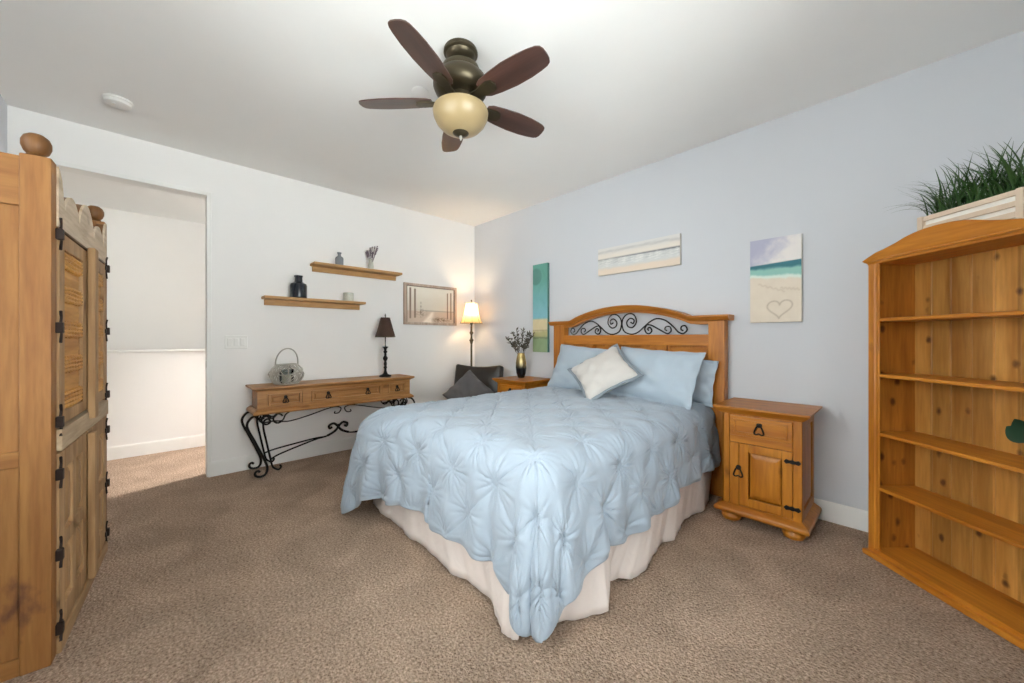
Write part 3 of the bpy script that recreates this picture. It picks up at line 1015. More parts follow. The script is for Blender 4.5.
def nightstand(loc, label, group):
    t = thing('nightstand', label, 'nightstand', loc, 0, group)
    W, D = 0.418, 0.40
    X0, X1 = loc[0] - W / 2, loc[0] + W / 2
    Y1 = loc[1]
    Y0 = Y1 - D
    k = 'honey_'
    # top board with a moulded edge
    ov = 0.042
    tb = MB()
    prof = [(ov, 0.738), (ov, 0.728), (ov - 0.012, 0.716), (ov - 0.028, 0.700), (0.004, 0.692), (-0.02, 0.692)]
    # mitred profile around front and sides
    rings = []
    for e, z in prof:
        rings.append([(X0 - e, Y1, z), (X0 - e, Y0 - e, z), (X1 + e, Y0 - e, z), (X1 + e, Y1, z)])
    vs = [p for r in rings for p in r]
    fs = [(0, 1, 2, 3)]
    for i in range(len(rings) - 1):
        for a in range(4):
            b = (a + 1) % 4
            fs.append((i * 4 + a, i * 4 + b, i * 4 + 4 + b, i * 4 + 4 + a))
    l = (len(rings) - 1) * 4
    fs.append((l + 3, l + 2, l + 1, l))
    tb.add(vs, fs)
    tb.build('top', M[k + 'x'], t, sharp=25)
    bb = MB()
    prof = [(0.0, 0.112), (0.010, 0.106), (0.020, 0.100), (0.034, 0.090), (0.038, 0.082), (0.038, 0.068), (0.031, 0.060), (-0.02, 0.060)]
    rings = []
    for e, z in prof:
        rings.append([(X0 - e, Y1, z), (X0 - e, Y0 - e, z), (X1 + e, Y0 - e, z), (X1 + e, Y1, z)])
    vs = [p for r in rings for p in r]
    fs = [(0, 1, 2, 3)]
    for i in range(len(rings) - 1):
        for a in range(4):
            b = (a + 1) % 4
            fs.append((i * 4 + a, i * 4 + b, i * 4 + 4 + b, i * 4 + 4 + a))
    l = (len(rings) - 1) * 4
    fs.append((l + 3, l + 2, l + 1, l))
    bb.add(vs, fs)
    bb.build('plinth', M[k + 'x'], t, sharp=25)
    body = MB()
    body.box(X0 + 0.012, X1 - 0.012, Y0 + 0.012, Y1, 0.09, 0.694, 0.0)
    body.build('body', M[k + 'z'], t)
    st = 0.042
    for x0 in (X0, X1 - st):
        MB().box(x0, x0 + st, Y0, Y0 + 0.03, 0.09, 0.694, 0.003).build('stile', M[k + 'z'], t)
    # sides: frame and raised panel
    for xs_, sg in ((X0, -1), (X1, 1)):
        m = Matrix.Translation((xs_, 0, 0)) @ Matrix.Rotation(R(90) * sg, 4, 'Z')
        s = MB()
        # local: x runs along the side, -y is outward
        a0, a1 = (Y0, Y1) if sg > 0 else (-Y1, -Y0)
        s.box(a0 + 0.001, a0 + 0.05, 0.0, 0.012, 0.09, 0.694, 0.002, m)
        s.box(a1 - 0.05, a1, 0.0, 0.012, 0.09, 0.694, 0.002, m)
        s.box(a0 + 0.05, a1 - 0.05, 0.0, 0.012, 0.645, 0.694, 0.002, m)
        s.box(a0 + 0.05, a1 - 0.05, 0.0, 0.012, 0.09, 0.165, 0.002, m)
        s.frustum(a0 + 0.056, a1 - 0.056, 0.003, 0.012, 0.171, 0.639, 0.035, m=m)
        s.build('side_panel', M[k + 'z'], t)
    # drawer
    d = MB()
    dx0, dx1 = X0 + st + 0.003, X1 - st - 0.003
    d.box(dx0, dx1, Y0 - 0.004, Y0 + 0.02, 0.555, 0.678, 0.004)
    dr = d.build('drawer', M[k + 'x'], t)
    fz = MB()
    for (a, b, c, e) in ((dx0 + 0.022, dx1 - 0.022, 0.650, 0.660), (dx0 + 0.022, dx1 - 0.022, 0.573, 0.583), (dx0 + 0.022, dx0 + 0.034, 0.573, 0.660), (dx1 - 0.034, dx1 - 0.022, 0.573, 0.660)):
        fz.box(a, b, Y0 - 0.012, Y0 - 0.002, c, e, 0.003)
    fz.build('moulding', M[k + 'x'], dr)
    drop_pull(dr, (dx0 + dx1) / 2, Y0 - 0.008, 0.618, 1.4)
    MB().box(dx0, dx1, Y0 + 0.002, Y0 + 0.03, 0.512, 0.556, 0.002).build('rail', M[k + 'x'], t)
    # door
    do = MB()
    z0, z1 = 0.122, 0.508
    do.box(dx0 + 0.055, dx1, Y0 + 0.012, Y0 + 0.024, z0, z1, 0.0)
    door = do.build('door', M[k + 'z'], t)
    MB().box(dx0, dx0 + 0.052, Y0 - 0.002, Y0 + 0.02, z0 - 0.01, z1, 0.003).build('stile', M[k + 'z'], t)
    f = MB()
    x0, x1 = dx0 + 0.055, dx1
    f.box(x0, x0 + 0.05, Y0 - 0.004, Y0 + 0.014, z0, z1, 0.003)
    f.box(x1 - 0.05, x1, Y0 - 0.004, Y0 + 0.014, z0, z1, 0.003)
    f.box(x0 + 0.05, x1 - 0.05, Y0 - 0.004, Y0 + 0.014, z1 - 0.05, z1, 0.003)
    f.box(x0 + 0.05, x1 - 0.05, Y0 - 0.004, Y0 + 0.014, z0, z0 + 0.05, 0.003)
    f.build('door_frame', M[k + 'z'], door)
    MB().frustum(x0 + 0.054, x1 - 0.054, Y0 - 0.005, Y0 + 0.013, z0 + 0.054, z1 - 0.054, 0.034).build('raised_panel', M[k + 'z'], door)
    h = drop_pull(door, dx0 + 0.052, Y0 - 0.008, 0.335, 1.4)
    for z in (0.182, 0.452):
        hb_ = MB()
        pts = [(-0.036, 0), (-0.026, 0.010), (-0.012, 0.006), (0, 0.009), (0.012, 0.006), (0.026, 0.010), (0.036, 0), (0.026, -0.010), (0.012, -0.006), (0, -0.009), (-0.012, -0.006), (-0.026, -0.010)]
        hb_.prism([(dx1 + a * 1.15, z + b * 1.35) for a, b in pts], Y0 - 0.009, Y0 - 0.003, 'xz')
        hb_.build('hinge', M['iron'], door)
    for x in (X0 + 0.045, X1 - 0.045):
        for y in (Y0 + 0.035, Y1 - 0.075):
            MB().lathe([(0.034, 0.0), (0.050, 0.008), (0.058, 0.028), (0.053, 0.048), (0.038, 0.063)], (x, y, 0), 24).build('bun_foot', M[k + 'z'], t)
    return t


GN = 'pine nightstands beside the bed'
ns = nightstand((3.428, -0.050, 0), 'honey pine nightstand standing clear between the bed and the tall bookcase', GN)
n2 = copy_tree(ns)
n2.location = (1.200, -0.050, 0)
n2['label'] = 'honey pine nightstand mostly hidden behind the bed, with a gold and black vase on top'

# ================================================================== WARDROBE
# local frame: x along the front from the near corner, y backwards into the cabinet, z up
def wardrobe():
    A, B = Vector((1.945, -3.398)), Vector((0.94, -3.335))
    dr = (B - A).normalized()
    t = thing('wardrobe', 'tall rustic pine wardrobe with scalloped top, knob finials and black iron hinges', 'wardrobe', (A.x, A.y, 0), math.atan2(dr.y, dr.x))
    W, D, H = 1.0, 0.415, 1.815

    def bld(mb, name, mat, parent=t):
        return mb.build(name, mat, parent, world=False)
    # rz near 180: x to the far end; local y (left of x) points at the wall behind
    # corner posts
    for x0 in (0.0, W - 0.06):
        bld(MB().box(x0, x0 + 0.062, 0, 0.074, 0, H, 0.006), 'corner_post', M['rustic_z'])
        bld(MB().box(x0, x0 + 0.062, D - 0.07, D, 0, H - 0.06, 0.006), 'corner_post', M['rustic_z'])
    # end panels (frame, three rails, two panels)
    for x0, sg in ((0.0, 1), (W, -1)):
        fr = MB()
        a, b = (x0 + 0.006, x0 + 0.03) if sg > 0 else (x0 - 0.03, x0 - 0.006)
        p = MB()
        p.box(a + 0.012 * sg, b, 0.06, D - 0.05, 0.05, 1.78, 0.0)
        ep = bld(p, 'end_panel', M['rustic_z'])
        for z0, z1 in ((1.632, 1.805), (0.722, 0.778), (0.0, 0.062)):
            bld(MB().box(min(a, b), max(a, b), 0.072, D - 0.068, z0, z1, 0.004), 'end_rail', M['rustic_y'], ep)
    bld(MB().box(0.03, W - 0.03, D - 0.02, D - 0.005, 0.04, 1.76, 0), 'back_panel', M['rustic_z'])
    bld(MB().box(0.02, W - 0.02, 0.02, D - 0.02, 1.60, 1.625, 0), 'roof_board', M['rustic_x'])
    bld(MB().box(0.02, W - 0.02, 0.03, D - 0.02, 0.03, 0.055, 0), 'bottom_board', M['rustic_x'])
    # scalloped crest
    pts = [(0.055, 1.585), (0.055, 1.805), (0.075, 1.795), (0.100, 1.765), (0.118, 1.715), (0.138, 1.664)]
    for x0, x1, pk in ((0.138, 0.36, 1.742), (0.36, 0.64, 1.782), (0.64, 0.862, 1.742)):
        for i in range(1, 15):
            u = i / 15
            pts.append((x0 + u * (x1 - x0), 1.662 + (pk - 1.662) * math.sin(PI * u) ** 0.62))
        pts.append((x1, 1.660))
    pts += [(0.882, 1.715), (0.900, 1.765), (0.925, 1.795), (0.945, 1.805), (0.945, 1.585)]
    cr = bld(MB().prism(pts, -0.006, 0.002, 'xz'), 'scalloped_crest', M['limed'])
    bld(MB().prism([(x, min(z, 1.80) - 0.001) for x, z in pts], 0.0022, 0.030, 'xz'), 'crest_core', M['finial'], cr)
    # finials
    for x, y in ((0.036, 0.042), (W - 0.032, 0.042)):
        bld(MB().lathe([(0.022, 0), (0.026, 0.007), (0.022, 0.013), (0.030, 0.022), (0.036, 0.040), (0.036, 0.058), (0.030, 0.074), (0.018, 0.084), (0, 0.087)], (x, y, H - 0.002), 28), 'finial', M['finial'])

    def hinge(parent, x, z, sgn):
        """iron hinge: barrel block at the post with a hooked strap on each side"""
        h = MB()
        h.box(x - 0.014, x + 0.010, -0.019, 0.0, z - 0.020, z + 0.020, 0.003)
        h.tube(smooth_path([(x + sgn * 0.006, -0.010, z + 0.062), (x + sgn * 0.020, -0.008, z + 0.04), (x + sgn * 0.014, -0.008, z + 0.01), (x + sgn * 0.022, -0.008, z - 0.02), (x + sgn * 0.010, -0.009, z - 0.055)], 5), 0.0042, 6)
        h.box(min(x, x + sgn * 0.042), max(x, x + sgn * 0.042), -0.0105, -0.002, z - 0.011, z + 0.011, 0.002)
        return bld(h, 'hinge', M['rust_iron'], parent)

    # doors: two tall carved ones above, two panelled ones below
    for s in (0, 1):
        X0, X1 = (0.066, 0.488) if s == 0 else (0.512, 0.934)
        hx, sg = (X0 - 0.014, 1) if s == 0 else (X1 + 0.006, -1)
        z0, z1 = 0.842, 1.572
        d = MB()
        d.box(X0 + 0.02, X1 - 0.02, 0.008, 0.022, z0 + 0.02, z1 - 0.02, 0)
        up = bld(d, 'upper_door', M['carved'])
        f = MB()
        f.box(X0, X0 + 0.068, -0.006, 0.02, z0, z1, 0.005)
        f.box(X1 - 0.068, X1, -0.006, 0.02, z0, z1, 0.005)
        f.box(X0 + 0.068, X1 - 0.068, -0.006, 0.02, z1 - 0.06, z1, 0.005)
        f.box(X0 + 0.068, X1 - 0.068, -0.006, 0.02, z0, z0 + 0.05, 0.005)
        bld(f, 'door_frame', M['grey_z'], up)
        rb = MB()
        for zc in (1.475, 1.345, 1.205, 1.065, 0.925):
            for k in range(4):
                zz = zc + (k - 1.5) * 0.016
                rb.tube([(X0 + 0.069 + i * (X1 - X0 - 0.138) / 24, 0.004 - 0.002 * math.sin(i * 1.6 + k), zz + 0.0035 * math.sin(i * 1.9)) for i in range(25)], 0.0085, 6)
        bld(rb, 'carved_band', M['carved'], up)
        cv = MB()
        for za, zb in ((1.375, 1.445), (1.235, 1.315), (1.095, 1.175), (0.955, 1.035)):
            cv.frustum(X0 + 0.075, X1 - 0.075, 0.0, 0.012, za, zb, 0.03)
        bld(cv, 'carved_field', M['carved'], up)
        for z in (1.555, 1.21, 0.862):
            hinge(up, hx, z, sg)
        z0, z1 = 0.06, 0.742
        d = MB()
        d.box(X0 + 0.02, X1 - 0.02, 0.008, 0.022, z0 + 0.02, z1 - 0.02, 0)
        lo = bld(d, 'lower_door', M['grey_z'])
        f = MB()
        mx = (X0 + X1) / 2
        for a, b in ((X0, X0 + 0.075), (mx - 0.028, mx + 0.028), (X1 - 0.07, X1)):
            f.box(a, b, -0.006, 0.02, z0, z1, 0.005)
        for a, b in ((z0, z0 + 0.09), (0.365, 0.425), (z1 - 0.075, z1)):
            f.box(X0 + 0.075, X1 - 0.07, -0.006, 0.02, a, b, 0.005)
        bld(f, 'door_frame', M['grey_z'], lo)
        pn = MB()
        for a, b in ((X0 + 0.08, mx - 0.033), (mx + 0.033, X1 - 0.075)):
            for c0, c1 in ((z0 + 0.095, 0.36), (0.43, z1 - 0.08)):
                pn.frustum(a, b, -0.004, 0.012, c0, c1, 0.028)
        bld(pn, 'raised_panel', M['grey_z'], lo)
        for z in (0.668, 0.372, 0.100):
            hinge(lo, hx, z, sg)
    # horizontal batten between the upper and lower doors; centre battens that cover the gap
    bld(MB().box(0.062, W - 0.062, -0.014, 0.02, 0.752, 0.832, 0.005), 'middle_batten', M['worn'])
    bld(MB().box(0.484, 0.55, -0.034, -0.007, 0.80, 1.590, 0.007), 'upper_astragal', M['grey_z'])
    bld(MB().box(0.484, 0.55, -0.034, -0.007, 0.06, 0.735, 0.007), 'lower_astragal', M['grey_z'])
    bld(MB().box(0.062, W - 0.062, -0.012, 0.02, 0.0, 0.056, 0.004), 'base_board', M['grey_x'])


wardrobe()


# ================================================================== BOOKCASE (set across the corner)
ZC = 1.67
BO = CAM + FWD * ZC + RGT * 1.93
BANG = math.atan2(-FWD.y, -FWD.x)


def bookcase():
    t = thing('bookcase', 'tall amber pine bookcase with wavy crest and open shelves across the corner', 'bookcase', (BO.x, BO.y, 0), BANG)

    def bld(mb, name, mat, parent=t, sharp=35):
        return mb.build(name, mat, parent, sharp=sharp, world=False)
    hw, D = 0.345, 0.25
    for s in (-1, 1):
        a, b = sorted((s * hw, s * (hw - 0.024)))
        bld(MB().box(a, b, 0.012, D, 0.0, 1.585, 0.002), 'side_panel', M['case_side'])
        a, b = sorted((s * hw, s * (hw - 0.054)))
        st = MB()
        # face stile with a routed inner edge
        e = s * (hw - 0.054)
        st.prism([(s * hw, 0.014), (s * hw, 0.003), (s * (hw - 0.004), 0.0), (s * (hw - 0.034), 0.0), (s * (hw - 0.040), 0.006), (s * (hw - 0.050), 0.006), (e, 0.012), (e, 0.014)], 0.0, 1.575, 'xy')
        bld(st, 'face_stile', M['case_z'])
    # plank back with V grooves
    bk = MB()
    pr_ = []
    x = -hw + 0.02
    pitch = 0.083
    while x < hw - 0.02:
        x2 = min(x + pitch, hw - 0.02)
        pr_ += [(x, D - 0.016), (x + 0.004, D - 0.020), (x2 - 0.004, D - 0.020)]
        x = x2
    pr_ += [(hw - 0.02, D - 0.016), (hw - 0.02, D - 0.004), (-hw + 0.02, D - 0.004)]
    bk.prism(pr_, 0.05, 1.58, 'xy')
    bld(bk, 'plank_back', M['case_back'], sharp=20)
    for z in (1.278, 0.983, 0.674, 0.384):
        sh = MB().box(-hw + 0.026, hw - 0.026, 0.010, D - 0.021, z - 0.018, z, 0.004)
        bld(sh, 'shelf', M['case_x'])
    bt = MB().box(-hw + 0.026, hw - 0.026, 0.0, D - 0.021, 0.030, 0.052, 0.003)
    bld(bt, 'bottom_shelf', M['case_x'])
    pl = MB().box(-hw - 0.012, hw + 0.012, -0.022, 0.012, 0.004, 0.032, 0.006)
    bld(pl, 'plinth', M['case_x'])
    # crest: wavy board leaning out as a cove, on the top board
    prof = [(0, 1.680), (0.07, 1.676), (0.13, 1.663), (0.18, 1.645), (0.23, 1.631), (0.28, 1.619), (0.31, 1.607), (0.340, 1.594), (0.353, 1.587)]
    pts = [(-a, b) for a, b in reversed(prof)] + [(a, b) for a, b in prof[1:]]
    sm = [(p.x, p.z) for p in smooth_path(pts, 5)]
    n = len(sm)
    K = 7
    vs, fs = [], []
    for i, (x, z) in enumerate(sm):
        for k in range(K):
            u = k / (K - 1)
            # front of the cove: from the lower lip (u=0) forward/up to the crest line
            zz = 1.567 + (z - 1.567) * u
            yy = 0.004 - 0.028 * (u ** 0.8)
            vs.append((x * (0.955 + 0.045 * u), yy, zz))
        vs.append((x, 0.0, z))
        vs.append((x * 0.955, 0.022, 1.567))
    K2 = K + 2
    for i in range(n - 1):
        for k in range(K2):
            l = (k + 1) % K2
            fs.append((i * K2 + k, i * K2 + l, (i + 1) * K2 + l, (i + 1) * K2 + k))
    fs.append(tuple(range(K2)))
    fs.append(tuple((n - 1) * K2 + k for k in reversed(range(K2))))
    mb = MB()
    mb.add(vs, fs)
    bld(mb, 'wavy_crest', M['case_x'])
    bld(MB().box(-hw - 0.004, hw + 0.004, 0.0, D + 0.004, 1.566, 1.586, 0.004), 'top_board', M['case_x'])
    bld(MB().box(-hw - 0.014, hw + 0.014, -0.012, D + 0.006, 1.580, 1.590, 0.004), 'top_moulding', M['case_x'])
    return t


bookcase()
BM = Matrix.Translation((BO.x, BO.y, 0)) @ Matrix.Rotation(BANG, 4, 'Z')


def grass_planter():
    t = thing('grass_planter', 'whitewashed slatted wood planter of long green grass on the bookcase', 'planter', BM @ Vector((0.048, 0.135, 1.591)), BANG)

    def bld(mb, name, mat, parent=t):
        return mb.build(name, mat, parent, world=False)
    hw, d0, d1, h = 0.188, -0.085, 0.075, 0.165
    bld(MB().box(-hw + 0.012, hw - 0.012, d0 + 0.012, d1 - 0.012, 0.0, h - 0.010, 0), 'liner', M['crate_white'])
    for z0, z1 in ((0.006, 0.035), (0.055, 0.080), (0.100, 0.122), (0.143, 0.165)):
        s = MB()
        s.box(-hw, hw, d0, d0 + 0.010, z0, z1, 0.002)
        s.box(-hw, hw, d1 - 0.010, d1, z0, z1, 0.002)
        s.box(-hw, -hw + 0.010, d0, d1, z0, z1, 0.002)
        s.box(hw - 0.010, hw, d0, d1, z0, z1, 0.002)
        bld(s, 'slat', M['crate'])
    for x in (-hw, hw - 0.022):
        bld(MB().box(x, x + 0.022, d0 - 0.008, d0 + 0.012, 0.0, h + 0.001, 0.002), 'corner_post', M['crate'])
    bld(MB().box(-hw + 0.012, hw - 0.012, d0 + 0.012, d1 - 0.012, h - 0.0095, h - 0.006, 0), 'soil', M['soil'])
    rnd = random.Random(5)
    g = MB()
    for i in range(430):
        x0 = rnd.uniform(-hw + 0.02, hw - 0.02)
        y0 = rnd.uniform(d0 + 0.02, d1 - 0.02)
        az = rnd.uniform(0, 2 * PI)
        ln = rnd.uniform(0.11, 0.27)
        tilt = rnd.uniform(0.15, 0.95)
        if x0 < -0.10 and rnd.random() < 0.5:
            az, tilt = rnd.uniform(2.4, 3.8), rnd.uniform(0.7, 1.25)
        curl = rnd.uniform(0.3, 1.5)
        wd = rnd.uniform(0.0020, 0.0038)
        p = Vector((x0, y0, h - 0.008))
        sidev = Vector((-math.sin(az), math.cos(az), 0))
        vs, fs = [], []
        K = 8
        for k in range(K + 1):
            u = k / K
            a = tilt * 0.5 + curl * u
            wk = wd * (1 - u ** 2.2) + 0.0003
            vs += [p - sidev * wk, p + Vector((0, 0, 1)) * wk * 0.35, p + sidev * wk]
            p = p + Vector((math.cos(az) * math.sin(a), math.sin(az) * math.sin(a), math.cos(a))) * ln / K
        for k in range(K):
            for c in (0, 1):
                fs.append((k * 3 + c, k * 3 + c + 1, k * 3 + c + 4, k * 3 + c + 3))
        g.add(vs, fs)
    o = bld(g, 'grass', M['leaf'])
    o['kind'] = 'stuff'


grass_planter()


def leafy_plant():
    t = thing('potted_plant', 'dark green broad leaved plant on a bookcase shelf at the right edge', 'plant', BM @ Vector((0.262, 0.095, 0.674)), BANG)

    def bld(mb, name, mat, parent=t):
        return mb.build(name, mat, parent, world=False)
    bld(MB().lathe([(0.036, 0), (0.040, 0.005), (0.048, 0.075), (0.050, 0.085), (0.044, 0.085), (0.040, 0.07)], seg=28), 'pot', M['pot'])
    bld(MB().lathe([(0.041, 0.070), (0.0, 0.074)], seg=20), 'soil', M['soil'])

    def leaf(tip, w, base=(0, 0, 0.075), bow=0.04, upright=False):
        b0, tp_ = Vector(base), Vector(tip)
        d = (tp_ - b0)
        side = d.cross(Vector((0, 0, 1))).normalized()
        up = side.cross(d).normalized()
        if upright:
            side, up = up, side
        mb = MB()
        vs, fs = [], []
        K = 12
        for k in range(K + 1):
            u = k / K
            c = b0 + d * u + up * bow * math.sin(PI * u)
            ww = 0.003 if u < 0.3 else w * math.sin(PI * ((u - 0.3) / 0.7) ** 0.75) ** 0.8 + 0.001
            vs += [c - side * ww + up * ww * 0.25, c, c + side * ww + up * ww * 0.25]
        for k in range(K):
            for c in (0, 1):
                fs.append((k * 3 + c, k * 3 + c + 1, k * 3 + c + 4, k * 3 + c + 3))
        mb.add(vs, fs)
        bld(mb, 'leaf', M['broad_leaf'])
    leaf((-0.055, -0.078, 0.150), 0.034, (0.0, -0.01, 0.075), 0.012, True)
    leaf((-0.03, -0.080, 0.185), 0.030, (0.0, -0.01, 0.075), 0.012, True)
    leaf((0.03, -0.09, 0.22), 0.024)
    leaf((0.045, -0.02, 0.24), 0.02)
    leaf((-0.03, 0.04, 0.25), 0.02)
    leaf((0.05, -0.10, 0.13), 0.022)


leafy_plant()


# ================================================================== CONSOLE TABLE
def console():
    t = thing('console_table', 'long pine console table with drawers on scrolled black iron legs', 'console table', (0.19, -1.86, 0), 0)
    Y0, Y1, XB, XF = -2.532, -1.145, 0.020, 0.338
    zt, zb = 0.760, 0.532
    MB().box(XB, XF - 0.030, Y0 + 0.012, Y1 - 0.012, zb + 0.02, zt - 0.02, 0).build('body', M['console_y'], t)
    tb = MB()
    # moulded top and bottom boards
    for z0, z1, e0, e1 in ((zt - 0.036, zt, 0.006, 0.036),):
        prof = [(0.036, zt), (0.038, zt - 0.012), (0.028, zt - 0.022), (0.010, zt - 0.030), (0.004, zt - 0.038), (-0.02, zt - 0.038)]

    def moulded(prof, name):
        mb = MB()
        rings = [[(XB - 0.0, Y0 - e, z), (XF + e, Y0 - e, z), (XF + e, Y1 + e, z), (XB - 0.0, Y1 + e, z)] for e, z in prof]
        vs = [p for r in rings for p in r]
        fs = [(0, 1, 2, 3)]
        for i in range(len(rings) - 1):
            for a in range(4):
                b = (a + 1) % 4
                fs.append((i * 4 + a, i * 4 + b, i * 4 + 4 + b, i * 4 + 4 + a))
        l = (len(rings) - 1) * 4
        fs.append((l + 3, l + 2, l + 1, l))
        mb.add(vs, fs)
        mb.build(name, M['console_y'], t, sharp=25)
    moulded(prof, 'top')
    moulded([(0.004, zb + 0.040), (0.010, zb + 0.034), (0.026, zb + 0.024), (0.032, zb + 0.012), (0.028, zb), (-0.02, zb)], 'base_moulding')
    # front: stiles and rails standing proud of the body
    m = Matrix.Translation((XF, 0, 0)) @ Matrix.Rotation(R(90), 4, 'Z')   # local x -> room y, local -y -> room +x
    f = MB()
    ys = [(Y0, Y0 + 0.075), (-2.195, -2.125), (-1.460, -1.395), (Y1 - 0.05, Y1)]
    for a, b in ys:
        f.box(a, b, -0.002, 0.014, zb + 0.03, zt - 0.034, 0.003, m)
    f.box(Y0 + 0.01, Y1 - 0.01, -0.0008, 0.014, zt - 0.064, zt - 0.036, 0.0005, m)
    f.box(Y0 + 0.01, Y1 - 0.01, -0.0008, 0.014, zb + 0.032, zb + 0.064, 0.0005, m)
    f.build('face_frame', M['console_y'], t)
    for (a, b), pulls in (((-2.455, -2.197), (0.5,)), ((-2.123, -1.462), (0.22, 0.78)), ((-1.393, -1.197), (0.5,))):
        d = MB()
        z0, z1 = zb + 0.064, zt - 0.064
        d.box(a, b, 0.014, 0.026, z0, z1, 0.0, m)
        d.frustum(a + 0.03, b - 0.03, 0.008, 0.018, z0 + 0.026, z1 - 0.026, 0.010, m=m)
        dw = d.build('drawer', M['console_y'], t)
        b_ = MB()
        for p in ((a, a + 0.02, z0, z1), (b - 0.02, b, z0, z1), (a + 0.02, b - 0.02, z1 - 0.016, z1), (a + 0.02, b - 0.02, z0, z0 + 0.016)):
            b_.box(p[0], p[1], -0.007, 0.016, p[2], p[3], 0.005, m)
        b_.build('moulding', M['console_y'], dw)
        for u in pulls:
            yy = a + (b - a) * u
            q = MB()
            q.lathe([(0.014, -0.003), (0.014, 0.003), (0.005, 0.006)], seg=12, m=m @ Matrix.Translation((yy, -0.006, (z0 + z1) / 2 + 0.018)) @ Matrix.Rotation(R(90), 4, 'X'))
            ring = [(0, 0.018), (0.012, 0.002), (0.022, -0.024), (0.012, -0.030), (0, -0.025), (-0.012, -0.030), (-0.022, -0.024), (-0.012, 0.002)]
            q.tube(smooth_path([m @ Vector((yy + p_[0], -0.014, (z0 + z1) / 2 + p_[1])) for p_ in ring], 4, True), 0.0045, 6, True)
            q.tube(smooth_path([m @ Vector((yy + c, -0.013, (z0 + z1) / 2 + d_)) for c, d_ in ((0, 0.02), (0.002, -0.005), (0, -0.035))], 4), 0.004, 6)
            q.build('pull', M['iron'], dw)
    # iron base: at each end a front and a back leg, each with an outer and an inner scrolled rod
    yc = (Y0 + Y1) / 2
    for sgn in (-1, 1):
        ye = Y0 - 0.03 if sgn < 0 else Y1 + 0.03

        def yy(d):       # d metres inwards from the end
            return ye - sgn * d
        for xf, dxf in ((0.315, 0.020), (0.060, -0.015)):
            L = MB()
            # outer rod: bulges out under the box, runs down and in, ends in an outward scroll on the carpet
            rod = [(0.035, zb - 0.006), (-0.005, zb - 0.02), (-0.035, zb - 0.065), (-0.028, zb - 0.12), (0.015, zb - 0.22), (0.065, zb - 0.34), (0.098, zb - 0.43), (0.103, 0.052), (0.085, 0.018), (0.050, 0.012), (0.022, 0.026), (0.018, 0.052), (0.036, 0.064), (0.050, 0.052)]
            n_ = len(rod)
            L.tube(smooth_path([(xf + dxf * i / n_, yy(a), b) for i, (a, b) in enumerate(rod)], 7), 0.0095, 8)
            # inner rod with a small outward foot
            rod = [(0.13, zb - 0.075), (0.112, zb - 0.045), (0.082, zb - 0.058), (0.075, zb - 0.11), (0.098, zb - 0.24), (0.125, zb - 0.38), (0.140, zb - 0.45), (0.160, 0.055), (0.188, 0.040), (0.205, 0.060), (0.195, 0.078)]
            L.tube(smooth_path([(xf + dxf * 0.6, yy(a), b) for a, b in rod], 7), 0.0075, 8)
            L.build('leg', M['iron'], t)
            # paired curls under the box
            C = MB()
            for d0 in (0.10, 0.185):
                ring = [(d0 + 0.036 * math.cos(a), zb - 0.052 + 0.040 * math.sin(a)) for a in np.linspace(0.4, 5.6, 14)]
                C.tube([(xf, yy(a), b) for a, b in ring], 0.0075, 7)
            C.tube(smooth_path([(xf, yy(a), b) for a, b in ((0.06, zb - 0.01), (0.05, zb - 0.05), (0.08, zb - 0.075), (0.145, zb - 0.07), (0.215, zb - 0.075), (0.24, zb - 0.03), (0.27, zb - 0.006))], 6), 0.006, 7)
            C.build('curl', M['iron'], t)
        # rod from the curls up to the middle of the box, and the lower stretcher
        U = MB()
        U.tube(smooth_path([(0.315, yy(0.215), zb - 0.085), (0.315, yy(0.28), zb - 0.088), (0.315, yy(0.42), zb - 0.062), (0.315, yc + sgn * 0.10, zb - 0.012), (0.315, yc + sgn * 0.02, zb - 0.025), (0.315, yc + sgn * 0.035, zb - 0.070), (0.315, yc + sgn * 0.075, zb - 0.072), (0.315, yc + sgn * 0.070, zb - 0.052)], 7), 0.0052, 7)
        U.build('upper_rod', M['iron'], t)
        S = MB()
        for xs_ in (0.312, 0.064):
            S.tube(smooth_path([(xs_, yy(0.125), 0.135), (xs_ + (0.19 - xs_) * 0.25, yy(0.22), 0.165), (xs_ + (0.19 - xs_) * 0.8, yy(0.50), 0.215), (0.19, yc + sgn * 0.10, 0.228), (0.19, yc + sgn * 0.012, 0.285), (0.19, yc + sgn * 0.0, 0.325)], 7), 0.0068, 7)
        S.tube(smooth_path([(0.19, yc + sgn * 0.10, 0.228), (0.19, yc + sgn * 0.03, 0.262), (0.19, yc - sgn * 0.008, 0.310), (0.19, yc - sgn * 0.045, 0.338), (0.19, yc - sgn * 0.085, 0.322), (0.19, yc - sgn * 0.080, 0.296), (0.19, yc - sgn * 0.058, 0.304)], 7), 0.011, 8)
        S.build('stretcher', M['iron'], t)
    return zt


CT = console()

# ------------------------------------------------------------------ wire basket lantern on the console
t = thing('basket_lantern', 'round silvery twig lantern with hoop handle on the console table', 'lantern', (0.19, -2.285, CT))
rnd = random.Random(3)
bk = MB()
cR, cH = 0.132, 0.178


def bprof(u):        # radius of the squat pot at height fraction u
    return cR * (0.50 + 0.50 * math.sin(PI * min(1, (0.10 + 0.80 * u))) ** 0.8) * (1.0 if u < 0.75 else 1 - 0.50 * (u - 0.75))


